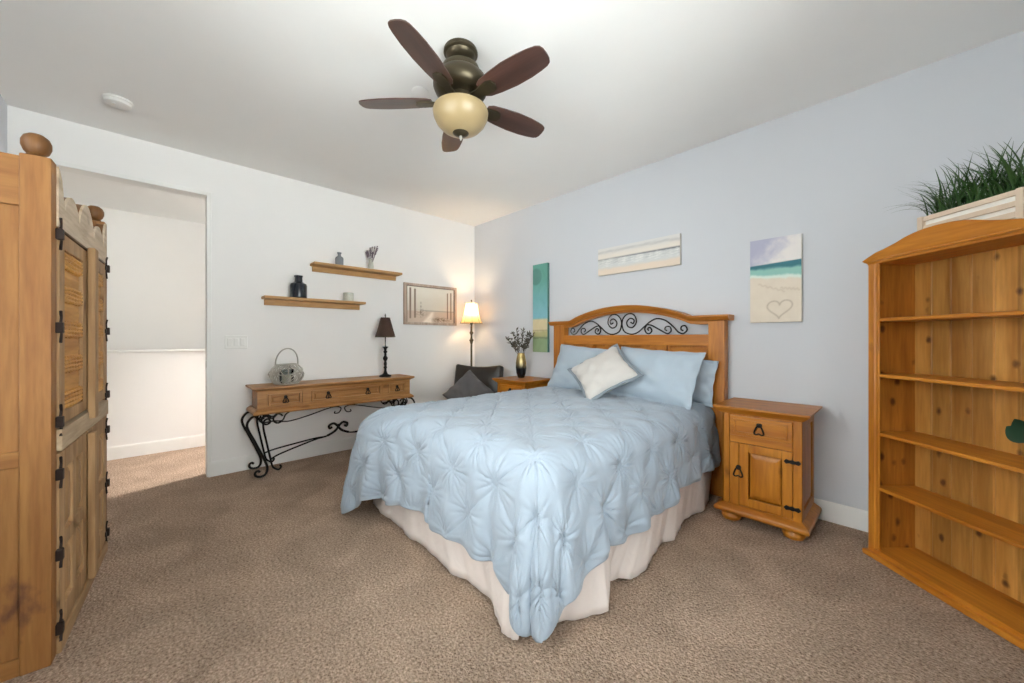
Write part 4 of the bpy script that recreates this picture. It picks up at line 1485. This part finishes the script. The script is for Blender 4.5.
for i in range(34):
    a0, a1 = rnd.uniform(0, 2 * PI), rnd.uniform(-1.9, 1.9)
    pts = []
    for k in range(11):
        u = k / 10
        a = a0 + a1 * u
        r_ = bprof(u) * (1 + 0.06 * math.sin(9 * u + i))
        pts.append((0.19 + r_ * math.cos(a), -2.285 + r_ * math.sin(a), CT + 0.006 + u * (cH - 0.010)))
    bk.tube(pts, rnd.uniform(0.0032, 0.0052), 5)
bk.build('woven_twigs', M['twig'], t)
bk = MB()
for u, rr in ((0.0, 0.0052), (1.0, 0.0058), (0.5, 0.004)):
    r_ = bprof(u)
    bk.tube([(0.19 + r_ * math.cos(a), -2.285 + r_ * math.sin(a), CT + 0.006 + u * (cH - 0.010)) for a in np.linspace(0, 2 * PI, 33)[:-1]], rr, 6, True)
bk.build('hoop', M['twig'], t)
r_ = bprof(1.0) + 0.004
MB().tube(smooth_path([(0.19 + r_ * math.sin(a) * 0.55, -2.285 - r_ * math.cos(a) * 1.06, CT + cH - 0.012 + 0.155 * math.sin(a) ** 0.85) for a in np.linspace(0.0, PI, 15)], 3), 0.0058, 7).build('handle', M['silver'], t)
MB().lathe([(0.052, 0.008), (0.056, 0.012), (0.056, 0.13), (0.053, 0.13), (0.053, 0.014), (0.0, 0.012)], (0.19, -2.285, CT), 24).build('glass_cup', M['glass'], t)
MB().lathe([(0.036, 0.013), (0.036, 0.075), (0.0, 0.076)], (0.19, -2.285, CT), 20).build('candle', M['wax'], t)

# ------------------------------------------------------------------ black table lamp
LX, LY = 0.185, -1.352
t = thing('table_lamp', 'black turned table lamp with dark brown shade on the console table', 'table lamp', (LX, LY, CT))
MB().lathe([(0.062, 0), (0.064, 0.008), (0.056, 0.016), (0.034, 0.022), (0.022, 0.034), (0.014, 0.060), (0.012, 0.085), (0.020, 0.100), (0.012, 0.112), (0.017, 0.135), (0.011, 0.165), (0.024, 0.188), (0.026, 0.202), (0.013, 0.222), (0.011, 0.250), (0.022, 0.266), (0.012, 0.282), (0.016, 0.300), (0.030, 0.316), (0.030, 0.322), (0.008, 0.326), (0.0055, 0.335), (0.0055, 0.46), (0, 0.46)], (LX, LY, CT), 28).build('base', M['iron'], t)
sh = MB()
sh.lathe([(0.104, 0.428), (0.0475, 0.636), (0.0455, 0.636), (0.102, 0.428)], (LX, LY, CT), 6 * 6, cap=False)
sh.build('shade', M['shade_brown'], t)
MB().lathe([(0.105, 0.424), (0.106, 0.432), (0.103, 0.436), (0.101, 0.428), (0.105, 0.424)], (LX, LY, CT), 36, cap=False).build('shade_trim', M['bronze'], t)
MB().lathe([(0.004, 0.46), (0.004, 0.645), (0.008, 0.650), (0.009, 0.657), (0.004, 0.664), (0.007, 0.672), (0, 0.680)], (LX, LY, CT), 14).build('finial', M['bronze'], t)
mb = MB()
for k in range(3):
    a = k * 2 * PI / 3
    mb.tube([(LX, LY, CT + 0.632), (LX + 0.046 * math.cos(a), LY + 0.046 * math.sin(a), CT + 0.632)], 0.002, 5)
mb.build('spider', M['bronze'], t)


# ------------------------------------------------------------------ wall shelves
def wall_shelf(y0, y1, z, label):
    t = thing('wall_shelf', label, 'shelf', (0.0, (y0 + y1) / 2, z), 0, 'pine ledge shelves on the white wall')
    MB().box(0.0, 0.152, y0, y1, z - 0.024, z, 0.003).build('board', M['light_y'], t)
    MB().box(0.0, 0.022, y0 + 0.02, y1 - 0.015, z - 0.076, z - 0.025, 0.003).build('cleat', M['light_y'], t)


wall_shelf(-2.045, -1.135, 1.910, 'upper light pine wall shelf, further right, near the ceiling')
wall_shelf(-2.448, -1.548, 1.553, 'lower light pine wall shelf holding the large black bottle')
bt = MB().lathe([(0.066, 0), (0.071, 0.006), (0.072, 0.115), (0.066, 0.134), (0.040, 0.148), (0.033, 0.158), (0.032, 0.196), (0.037, 0.200), (0.037, 0.212), (0.028, 0.212), (0.027, 0.160), (0, 0.150)], (0.09, -2.165, 1.553), 36).build('bottle', M['black_glass'])
set_origin(bt, (0.09, -2.165, 1.553))
tag(bt, 'large black glass bottle with short neck on the lower wall shelf', 'bottle')
t = thing('candle_jar', 'etched pale glass candle jar at the right of the lower shelf', 'candle', (0.09, -1.705, 1.553))
MB().lathe([(0.048, 0), (0.051, 0.005), (0.051, 0.086), (0.047, 0.088), (0.046, 0.060), (0, 0.058)], (0.09, -1.705, 1.553), 28).build('jar', M['etched'], t)
MB().lathe([(0.0455, 0.0585), (0.0455, 0.066), (0, 0.066)], (0.09, -1.705, 1.553), 22).build('wax', M['wax'], t)
bt = MB().lathe([(0.034, 0), (0.038, 0.005), (0.039, 0.070), (0.033, 0.086), (0.018, 0.096), (0.015, 0.102), (0.015, 0.120), (0.020, 0.123), (0.020, 0.134), (0.013, 0.134), (0.012, 0.1), (0, 0.09)], (0.09, -1.795, 1.910), 32).build('bottle', M['grey_glass'])
set_origin(bt, (0.09, -1.795, 1.910))
tag(bt, 'small smoky grey bottle on the upper wall shelf', 'bottle')
t = thing('bud_vase', 'small clear vase of dried lavender on the upper wall shelf', 'vase', (0.09, -1.470, 1.910))
MB().lathe([(0.022, 0), (0.026, 0.005), (0.030, 0.04), (0.024, 0.085), (0.027, 0.110), (0.025, 0.110), (0.022, 0.085), (0.027, 0.04), (0.020, 0.012), (0, 0.010)], (0.09, -1.470, 1.910), 24).build('glass', M['etched'], t)
rnd = random.Random(11)
for k in range(16):
    a, s = rnd.uniform(0, 2 * PI), rnd.uniform(0.08, 0.52)
    hgt = rnd.uniform(0.17, 0.255)
    b = Vector((0.09 - 0.010 * math.cos(a), -1.470 - 0.010 * math.sin(a), 1.922))
    d = Vector((math.cos(a) * s, math.sin(a) * s, 1)).normalized()
    mb = MB().tube([b, b + d * hgt * 0.6, b + d * hgt], 0.0016, 5)
    for q in range(5):
        c = b + d * hgt * (0.72 + 0.07 * q)
        mb.lathe([(0, -0.008), (0.0065, -0.003), (0.0065, 0.003), (0, 0.008)], c, 6)
    mb.build('lavender_stem', M['lavender'], t)

# ------------------------------------------------------------------ light switch, ceiling fittings
t = thing('light_switch', 'white triple light switch plate between doorway and console', 'light switch', (0.0, -2.632, 1.138))
MB().box(0.0, 0.006, -2.713, -2.551, 1.080, 1.196, 0.003).build('plate', M['plastic'], t)
for k in (-1, 0, 1):
    yk = -2.632 + k * 0.0465
    MB().box(0.006, 0.010, yk - 0.016, yk + 0.016, 1.105, 1.171, 0.002).build('rocker', M['plastic'], t)
t = thing('smoke_detector', 'round white smoke detector on the ceiling near the doorway', 'smoke detector', (0.567, -3.315, ROOM_H))
MB().lathe([(0.070, 0), (0.070, -0.010), (0.064, -0.014), (0.062, -0.030), (0.050, -0.038), (0, -0.039)], (0.567, -3.315, ROOM_H), 36).build('housing', M['plastic'], t)
MB().lathe([(0.010, -0.0385), (0.010, -0.042), (0, -0.042)], (0.595, -3.335, ROOM_H), 14).build('button', M['plastic'], t)
cp = MB().lathe([(0.052, 0), (0.052, -0.004), (0.046, -0.008), (0, -0.009)], (1.975, -1.945, ROOM_H), 32).build('ceiling_cover_plate', M['ceiling'])
set_origin(cp, (1.975, -1.945, ROOM_H))
tag(cp, 'small faint white disc on the ceiling left of the fan motor', 'cover plate')


# ================================================================== CEILING FAN
def fan():
    FX, FY = 2.418, -1.956
    t = thing('ceiling_fan', 'bronze five blade ceiling fan with amber glass bowl light', 'ceiling fan', (FX, FY, ROOM_H))
    c = (FX, FY, ROOM_H)
    MB().lathe([(0.086, 0), (0.090, -0.010), (0.090, -0.020), (0.084, -0.026), (0.078, -0.028), (0.074, -0.038), (0.060, -0.052), (0.036, -0.060), (0.022, -0.064), (0, -0.064)], c, 40).build('canopy', M['bronze'], t)
    MB().lathe([(0.014, -0.058), (0.014, -0.076), (0.024, -0.079), (0.024, -0.090), (0, -0.09)], c, 24).build('downrod', M['bronze'], t)
    MB().lathe([(0.030, -0.082), (0.072, -0.086), (0.098, -0.098), (0.104, -0.114), (0.102, -0.126), (0.112, -0.134), (0.134, -0.154), (0.144, -0.180), (0.144, -0.200), (0.134, -0.224), (0.112, -0.240), (0.080, -0.246), (0.0, -0.246)], c, 48).build('motor_housing', M['bronze'], t)
    MB().lathe([(0.066, -0.244), (0.068, -0.292), (0.092, -0.300), (0.096, -0.316), (0.0, -0.316)], c, 36).build('light_fitter', M['bronze'], t)
    MB().lathe([(0.132, -0.312), (0.141, -0.316), (0.146, -0.330), (0.142, -0.356), (0.128, -0.386), (0.102, -0.414), (0.066, -0.434), (0.028, -0.443), (0, -0.444)], c, 56).build('glass_bowl', M['amber_glass'], t)
    MB().lathe([(0.042, -0.430), (0.043, -0.440), (0.032, -0.449), (0.010, -0.454), (0, -0.454)], c, 24).build('bowl_cap', M['bronze'], t)
    MB().lathe([(0.006, -0.453), (0.008, -0.460), (0.006, -0.470), (0.003, -0.478), (0, -0.480)], c, 14).build('finial', M['silver'], t)
    pitch = R(13)
    for k in range(5):
        a = R(8.1 + 72 * k)
        m = Matrix.Translation((FX, FY, ROOM_H - 0.272)) @ Matrix.Rotation(a, 4, 'Z') @ Matrix.Rotation(-pitch, 4, 'X')
        # outline of the blade
        pts = []
        out = [(0.150, 0.038), (0.175, 0.052), (0.24, 0.062), (0.33, 0.069), (0.42, 0.067), (0.48, 0.060), (0.515, 0.053), (0.533, 0.043), (0.541, 0.026), (0.543, 0.0)]
        up = [(x, y) for x, y in out]
        poly = up + [(x, -y) for x, y in reversed(up[:-1])]
        mb = MB().prism(poly, -0.003, 0.003, 'xy', m)
        bl = mb.build('blade', M['blade'], t)
        # grain follows each blade: give it its own origin and turn
        me = bl.data
        inv = (Matrix.Translation((FX, FY, ROOM_H)).inverted() @ m)
        for v in me.vertices:
            v.co = inv.inverted() @ v.co
        bl.matrix_local = inv
        ir = MB()
        ir.prism([(0.085, 0.022), (0.13, 0.020), (0.165, 0.030), (0.205, 0.034), (0.232, 0.026), (0.243, 0.0), (0.232, -0.026), (0.205, -0.034), (0.165, -0.030), (0.13, -0.020), (0.085, -0.022)], -0.012, -0.0035, 'xy', m)
        ir.build('blade_iron', M['bronze'], t)


fan()


# ================================================================== CORNER: CHAIR, CUSHION, FLOOR LAMP
CP = Vector((0.555, -0.43, 0))
t = thing('slipper_chair', 'dark brown leather armless chair in the corner behind the bed', 'chair', CP, R(24))
SZ = 0.36


def rounded_slab(x0, x1, y0, y1, z0, z1, r, m=None, puff=0.0):
    bm = bmesh.new()
    bmesh.ops.create_cube(bm, size=1)
    bmesh.ops.subdivide_edges(bm, edges=bm.edges[:], cuts=7, use_grid_fill=True)
    for v in bm.verts:
        c = v.co * 2
        e = [abs(c.x), abs(c.y), abs(c.z)]
        k = (1 - c.x ** 4) * (1 - c.z ** 4) if abs(y1 - y0) < abs(z1 - z0) else (1 - c.x ** 4) * (1 - c.y ** 4)
        x = (x0 + x1) / 2 + c.x * (x1 - x0) / 2
        y = (y0 + y1) / 2 + c.y * (y1 - y0) / 2
        z = (z0 + z1) / 2 + c.z * (z1 - z0) / 2
        if abs(y1 - y0) < abs(z1 - z0):
            y += math.copysign(puff * k, c.y) if abs(c.y) > 0.99 else 0
        else:
            z += puff * k if c.z > 0.99 else 0
        v.co = Vector((x, y, z))
    sel = [e for e in bm.edges if len(e.link_faces) == 2 and e.calc_face_angle(0) > 0.9]
    bmesh.ops.bevel(bm, geom=sel, offset=r, segments=4, affect='EDGES', profile=0.5)
    mb = MB()
    mb.add_bm(bm, m)
    return mb


rounded_slab(-0.29, 0.29, -0.46, 0.06, SZ - 0.13, SZ, 0.035, puff=0.02).build('seat', M['leather'], t, 60, world=False)
mlean = Matrix.Translation((0, 0.02, SZ - 0.05)) @ Matrix.Rotation(R(-12), 4, 'X')
bkm = MB()
bm_ = rounded_slab(-0.305, 0.305, -0.05, 0.05, 0.0, 0.555, 0.03, puff=0.025)
vs = []
for v in bm_.v:
    v = Vector(v)
    if v.z > 0.3:      # the top edge sags a little between its corners
        v.z -= 0.030 * (1 - (v.x / 0.305) ** 2) * (v.z - 0.3) / 0.255
    vs.append(mlean @ v)
bkm.add(vs, bm_.f)
bkm.build('backrest', M['leather'], t, 60, world=False)
MB().box(-0.27, 0.27, -0.44, 0.05, SZ - 0.18, SZ - 0.131, 0.006).build('seat_frame', M['dark_wood'], t, world=False)
for x in (-0.24, 0.24):
    for y in (-0.41, 0.02):
        MB().lathe([(0.014, 0), (0.022, SZ - 0.18)], (x, y, 0), 14).build('leg', M['dark_wood'], t, world=False)
cu = pillow_mesh('cushion', 0.41, 0.41, 0.13, M['grey_knit'], 0.0, 0.06, 0.006, 3)
tag(cu, 'grey textured square cushion standing on its corner on the leather chair', 'cushion')
pose(cu, (0.765, -0.680, 0.570), R(36), R(30), R(40))

FLX, FLY = 0.215, -0.215
t = thing('floor_lamp', 'bronze floor lamp with lit cream bell shade in the corner', 'floor lamp', (FLX, FLY, 0))
MB().lathe([(0.135, 0), (0.137, 0.012), (0.120, 0.022), (0.060, 0.034), (0.030, 0.050), (0.018, 0.075), (0, 0.075)], (FLX, FLY, 0), 36).build('base', M['bronze'], t)
MB().lathe([(0.013, 0.07), (0.013, 0.55), (0.020, 0.56), (0.020, 0.58), (0.013, 0.59), (0.012, 1.10), (0.017, 1.11), (0.022, 1.135), (0.030, 1.150), (0.016, 1.165), (0.012, 1.19), (0.013, 1.22), (0.024, 1.235), (0.024, 1.250), (0.014, 1.265), (0.012, 1.34), (0.020, 1.36), (0.020, 1.395), (0, 1.395)], (FLX, FLY, 0), 24).build('pole', M['bronze'], t)
prof = [(0.140, 1.366), (0.116, 1.410), (0.096, 1.470), (0.080, 1.545), (0.069, 1.620)]
MB().lathe(prof, (FLX, FLY, 0), 40, cap=False).build('shade', M['lamp_shade'], t)
rb = MB()
for k in range(8):
    a = k * PI / 4 + 0.2
    rb.tube([(FLX + (r + 0.0015) * math.cos(a), FLY + (r + 0.0015) * math.sin(a), z) for r, z in prof], 0.0018, 5)
rb.build('shade_rib', M['bronze'], t)
rg = MB()
for r_, z in ((0.141, 1.366), (0.070, 1.620)):
    rg.tube([(FLX + r_ * math.cos(a), FLY + r_ * math.sin(a), z) for a in np.linspace(0, 2 * PI, 41)[:-1]], 0.003, 6, True)
rg.build('shade_ring', M['bronze'], t)
hp = MB()
for s in (-1, 1):
    hp.tube(smooth_path([(FLX, FLY + s * 0.015, 1.39), (FLX, FLY + s * 0.055, 1.46), (FLX, FLY + s * 0.045, 1.58), (FLX, FLY, 1.640)], 5), 0.002, 5)
hp.build('harp', M['bronze'], t)
MB().lathe([(0.006, 1.636), (0.006, 1.648), (0.010, 1.655), (0.008, 1.664), (0, 1.670)], (FLX, FLY, 0), 14).build('finial', M['bronze'], t)
MB().lathe([(0.012, 1.395), (0.014, 1.42), (0.028, 1.45), (0.031, 1.475), (0.024, 1.50), (0, 1.512)], (FLX, FLY, 0), 20).build('bulb', M['bulb'], t)
pl = bpy.data.lights.new('floor_lamp_light', 'POINT')
pl.energy, pl.color, pl.shadow_soft_size = 5.0, (1.0, 0.72, 0.42), 0.03
po = bpy.data.objects.new('floor_lamp_light', pl)
po.location = (0, 0, 1.53)
col.objects.link(po)
po.parent = t

# vase with dried stems on the far nightstand
NT = 0.738
VX, VY = 1.135, -0.23
t = thing('vase', 'gold topped black vase of dried feathery stems on the nightstand', 'vase', (VX, VY, NT))
MB().lathe([(0.030, 0), (0.036, 0.006), (0.052, 0.05), (0.060, 0.11), (0.058, 0.17), (0.048, 0.225), (0.038, 0.262), (0.040, 0.272), (0.034, 0.272), (0.034, 0.255), (0.045, 0.19), (0, 0.05)], (VX, VY, NT), 36).build('body', M['vase'], t)
rnd = random.Random(21)
for k in range(9):
    a = 2 * PI * k / 9 + rnd.uniform(-0.3, 0.3)
    s = rnd.uniform(0.12, 0.62)
    L_ = rnd.uniform(0.26, 0.36)
    b = Vector((VX, VY, NT + 0.19))
    d = Vector((math.cos(a) * s, math.sin(a) * s, 1)).normalized()
    mb = MB()
    pts = [b + d * L_ * u + Vector((math.cos(a), math.sin(a), 0)) * 0.03 * u * u for u in np.linspace(0, 1, 8)]
    mb.tube(pts, 0.002, 5)
    for q in range(34):
        u = rnd.uniform(0.38, 1.0)
        c = b + d * L_ * u + Vector((math.cos(a), math.sin(a), 0)) * 0.03 * u * u
        e = Vector((rnd.uniform(-1, 1), rnd.uniform(-1, 1), rnd.uniform(0.2, 1.2))).normalized()
        ln = rnd.uniform(0.022, 0.046)
        mb.tube([c, c + e * ln * 0.5, c + e * ln], [0.0014, 0.0058, 0.0008], 5)
    mb.build('dried_stem', M['dried'], t)


# ================================================================== PICTURES
def painted(name, nx, ny, fn):
    """colour grid of a picture; fn(u, v) -> sRGB, u to the right, v upwards"""
    U, V = np.meshgrid(np.linspace(0, 1, nx), np.linspace(0, 1, ny), indexing='ij')
    c = np.clip(fn(U, V) * 1.08, 0, 250) / 255.0
    return np.where(c <= 0.04045, c / 12.92, ((c + 0.055) / 1.055) ** 2.4)


def sstep(a, b, x):
    t = np.clip((x - a) / (b - a), 0, 1)
    return t * t * (3 - 2 * t)


def fbm(U, V, sx, sy, seed=0):
    out = np.zeros_like(U)
    for k in range(4):
        f = 2.0 ** k
        out += np.sin(U * sx * f * 6.28 + seed + 1.7 * np.sin(V * sy * f * 6.28 + seed * 2 + k)) * np.sin(V * sy * f * 6.28 + seed * 1.3 + k * 2 + 1.3 * np.sin(U * sx * f * 5 + k)) / f
    return out / 1.9


def mixc(a, b, t):
    return a + (b - a) * t[..., None]


def C3(r, g, b):
    return np.array([r, g, b], dtype=float)


def canvas_on_back(name, label, x0, x1, z0, z1, fn, nx, nz, th=0.032, edge=None):
    t = thing(name, label, 'picture', ((x0 + x1) / 2, 0, z0))
    MB().box(x0, x1, -th, -0.002, z0, z1, 0.002).build('stretcher', plain('canvas_side', edge, 0.8, noise=0.1) if edge else M['canvas_edge'], t)
    X, Z = np.meshgrid(np.linspace(x0 + 0.001, x1 - 0.001, nx), np.linspace(z0 + 0.001, z1 - 0.001, nz), indexing='ij')
    grid_mesh('painted_face', X, np.full_like(X, -th - 0.0012), Z, M['canvas'], t, painted(name, nx, nz, fn))
    return t


def art_teal(U, V):
    n = fbm(U, V, 1.5, 3, 1)
    c = mixc(C3(98, 150, 138), C3(112, 164, 166), sstep(0.86, 0.60, V))
    c = mixc(c, C3(122, 172, 182), sstep(0.62, 0.42, V))
    c = mixc(c, C3(200, 188, 152), sstep(0.385, 0.365, V))
    c = mixc(c, C3(170, 164, 120), sstep(0.25, 0.22, V + 0.01 * n))
    c = mixc(c, C3(132, 152, 118), sstep(0.19, 0.15, V + 0.015 * n))
    c = mixc(c, C3(104, 112, 84), 0.8 * np.exp(-((V - 0.162 - 0.01 * n) / 0.008) ** 2))
    c = mixc(c, C3(120, 110, 80), 0.5 * np.exp(-((V - 0.245) / 0.006) ** 2))
    c = mixc(c, C3(84, 128, 120), 0.8 * sstep(0.42, 0.34, np.hypot((U - 0.22), (V - 0.86) * 4)))
    c = c + n[..., None] * 5
    return mixc(c, C3(72, 118, 106), 0.4 * sstep(0.94, 1.0, U))


canvas_on_back('tall_canvas', 'tall narrow teal and sand canvas left of the headboard', 1.126, 1.350, 1.018, 2.004, art_teal, 30, 110, edge=(70, 112, 104))


def art_beach(U, V):
    n = fbm(U, V, 2.5, 6, 3)
    n2 = fbm(U, V, 5, 14, 5)
    c = mixc(C3(214, 206, 196), C3(204, 202, 200), sstep(0.6, 1.0, V + 0.1 * n))
    c = mixc(c, C3(150, 148, 150), 0.35 * np.exp(-((V - 0.85 - 0.05 * n) / 0.05) ** 2))
    sea = sstep(0.60, 0.57, V)
    c = mixc(c, C3(196, 196, 194), sea)
    c = mixc(c, C3(84, 88, 92), np.exp(-((V - 0.58) / 0.026) ** 2) * (0.45 + 0.55 * U))
    c = mixc(c, C3(226, 224, 220), np.clip(n2, 0, 1) * sstep(0.24, 0.34, V) * sea)
    c = mixc(c, C3(138, 142, 144), 0.6 * np.clip(-n2 - 0.1, 0, 1) * sstep(0.34, 0.42, V) * sea)
    c = mixc(c, C3(212, 196, 180), sstep(0.30, 0.16, V + 0.05 * n))
    return c


canvas_on_back('beach_canvas', 'wide grey seascape canvas above the headboard', 1.995, 2.778, 1.776, 2.031, art_beach, 110, 40)


def art_heart(U, V):
    n = fbm(U, V, 1.6, 2.2, 2)
    sky = mixc(C3(216, 211, 208), C3(166, 166, 186), sstep(0.05, 0.75, (1 - U) * 0.9 + 0.35 * (V - 0.7) / 0.3 - 0.25 + 0.25 * n))
    sand = mixc(C3(206, 194, 178), C3(214, 203, 188), 0.5 + 0.5 * n)
    zz = V - 0.025 * (U - 0.5)
    c = mixc(sky, C3(64, 112, 122), sstep(0.705, 0.695, zz))
    c = mixc(c, C3(140, 184, 174), sstep(0.675, 0.635, zz + 0.015 * n + 0.03 * U))
    c = mixc(c, C3(206, 218, 208), sstep(0.60, 0.565, zz + 0.02 * n + 0.05 * U))
    c = mixc(c, sand, sstep(0.565, 0.535, zz + 0.02 * n + 0.06 * U))
    # a heart and two lines drawn in the sand
    t = np.linspace(0, 2 * PI, 90)
    hx = 0.59 + 0.24 * (np.sin(t) ** 3)
    hz = 0.165 + 0.0072 * (13 * np.cos(t) - 5 * np.cos(2 * t) - 2 * np.cos(3 * t) - np.cos(4 * t)) + 0.02 * (hx - 0.59)
    hx = hx + 0.10 * (hz - 0.16)
    d = np.full_like(U, 9.0)
    for a, b in zip(hx, hz):
        d = np.minimum(d, np.hypot(U - a, (V - b) * 1.95))
    c = mixc(c, C3(166, 150, 132), 0.75 * np.exp(-(d / 0.016) ** 2))
    d2 = np.full_like(U, 9.0)
    for u in np.linspace(0, 1, 60):
        for a, b in ((0.18 + 0.50 * u, 0.46 - 0.10 * u), (0.62 + 0.34 * u, 0.40 - 0.03 * u)):
            d2 = np.minimum(d2, np.hypot(U - a, (V - b - 0.008 * math.sin(u * 30)) * 1.95))
    c = mixc(c, C3(184, 168, 150), 0.5 * np.exp(-(d2 / 0.018) ** 2))
    return c


canvas_on_back('heart_canvas', 'upright beach canvas with a heart drawn in sand', 3.274, 3.571, 1.282, 1.868, art_heart, 70, 130)


def art_path(U, V):
    n = fbm(U, V, 2, 2, 4)
    c = mixc(C3(206, 198, 184), C3(222, 216, 204), sstep(0.40, 0.95, V + 0.05 * n))
    c = mixc(c, C3(198, 178, 160), sstep(0.34, 0.30, V))
    c = mixc(c, C3(142, 132, 120), 0.8 * np.exp(-((V - 0.335) / 0.012) ** 2) * sstep(0.25, 0.4, U))
    c = mixc(c, C3(234, 220, 206), sstep(0.05, -0.05, np.abs(U - 0.42 - 0.35 * V) - 0.28 * (0.36 - V)) * sstep(0.34, 0.28, V))
    g = fbm(U, V, 9, 7, 8)
    c = mixc(c, C3(96, 80, 66), 1.0 * np.clip(g + 0.25, 0, 1) * np.exp(-(((U - 0.29) / 0.09) ** 2 + ((V - 0.27) / 0.10) ** 2)))
    c = mixc(c, C3(100, 80, 62), 1.0 * np.clip(g + 0.55, 0, 1) * np.exp(-(((U - 0.70) / 0.16) ** 2 + ((V - 0.09) / 0.06) ** 2)))
    for px, w_, z0, z1 in ((0.085, 0.016, 0.10, 0.95), (0.175, 0.016, 0.12, 0.93), (0.845, 0.012, 0.12, 0.88), (0.92, 0.012, 0.10, 0.90)):
        c = mixc(c, C3(112, 92, 78), 0.95 * np.exp(-(np.abs(U - px) / w_) ** 4) * sstep(z0, z0 + 0.02, V) * sstep(z1, z1 - 0.02, V))
    c = mixc(c, C3(110, 96, 82), 0.7 * np.exp(-(np.abs(U - 0.29) / 0.010) ** 2) * sstep(0.2, 0.3, V) * sstep(0.62, 0.5, V) * (0.5 + 0.5 * np.sin(V * 60)))
    c = mixc(c, C3(178, 160, 146), 0.4 * sstep(0.25, 0.0, U) * sstep(0.6, 0.2, V))
    return c


t = thing('framed_print', 'framed sepia beach path print beside the lit floor lamp', 'picture', (0, -0.657, 1.338))
y0, y1, z0, z1 = -1.052, -0.315, 1.336, 1.828
fw = 0.030
m = Matrix.Rotation(R(90), 4, 'Z')
f = MB()
for a, b, c, d in ((y0, y0 + fw, z0, z1), (y1 - fw, y1, z0, z1), (y0 + fw, y1 - fw, z1 - fw, z1), (y0 + fw, y1 - fw, z0, z0 + fw)):
    f.box(a, b, -0.034, -0.001, c, d, 0.004, m)
f.build('frame', M['print_frame'], t)
lp = MB()
fe = fw - 0.001
for a, b, c, d in ((y0 + fe, y0 + fe + 0.012, z0 + fe, z1 - fe), (y1 - fe - 0.010, y1 - fe, z0 + fe, z1 - fe), (y0 + fe, y1 - fe, z1 - fe - 0.006, z1 - fe)):
    lp.box(a, b, -0.026, -0.001, c, d, 0.001, m)
lp.build('inner_lip', plain('dark_frame_lip', (112, 94, 80), 0.7, noise=0.1), t)
Yg, Zg = np.meshgrid(np.linspace(y0 + fw - 0.004, y1 - fw + 0.004, 100), np.linspace(z0 + fw - 0.004, z1 - fw + 0.004, 70), indexing='ij')
grid_mesh('print', np.full_like(Yg, 0.016), Yg, Zg, M['canvas'], t, painted('path', 100, 70, art_path))

# recessed lamp added in the hall ceiling for light, out of sight behind the console wall
t = thing('added_hall_lamp', 'added unseen recessed ceiling lamp that lights the hall beyond the doorway', 'ceiling lamp', (-0.35, -2.05, ROOM_H))
MB().lathe([(0.085, 0), (0.085, -0.006), (0.070, -0.008), (0.066, -0.002)], (-0.35, -2.05, ROOM_H), 32, cap=False).build('trim_ring', M['plastic'], t)
MB().lathe([(0.066, -0.001), (0, -0.001)], (-0.35, -2.05, ROOM_H), 32).build('lens', emit('added_lamp_lens', (255, 246, 232), 6.0), t)
L = bpy.data.lights.new('hall_lamp_fill', 'SPOT')
L.spot_size, L.spot_blend, L.shadow_soft_size = R(74), 0.9, 0.06
L.energy, L.color = 170, (1.0, 0.955, 0.915)
lo = bpy.data.objects.new('hall_lamp_fill', L)
lo.location = (0, 0, -0.012)
lo.rotation_euler = (R(-10), 0, 0)
col.objects.link(lo)
lo.parent = t
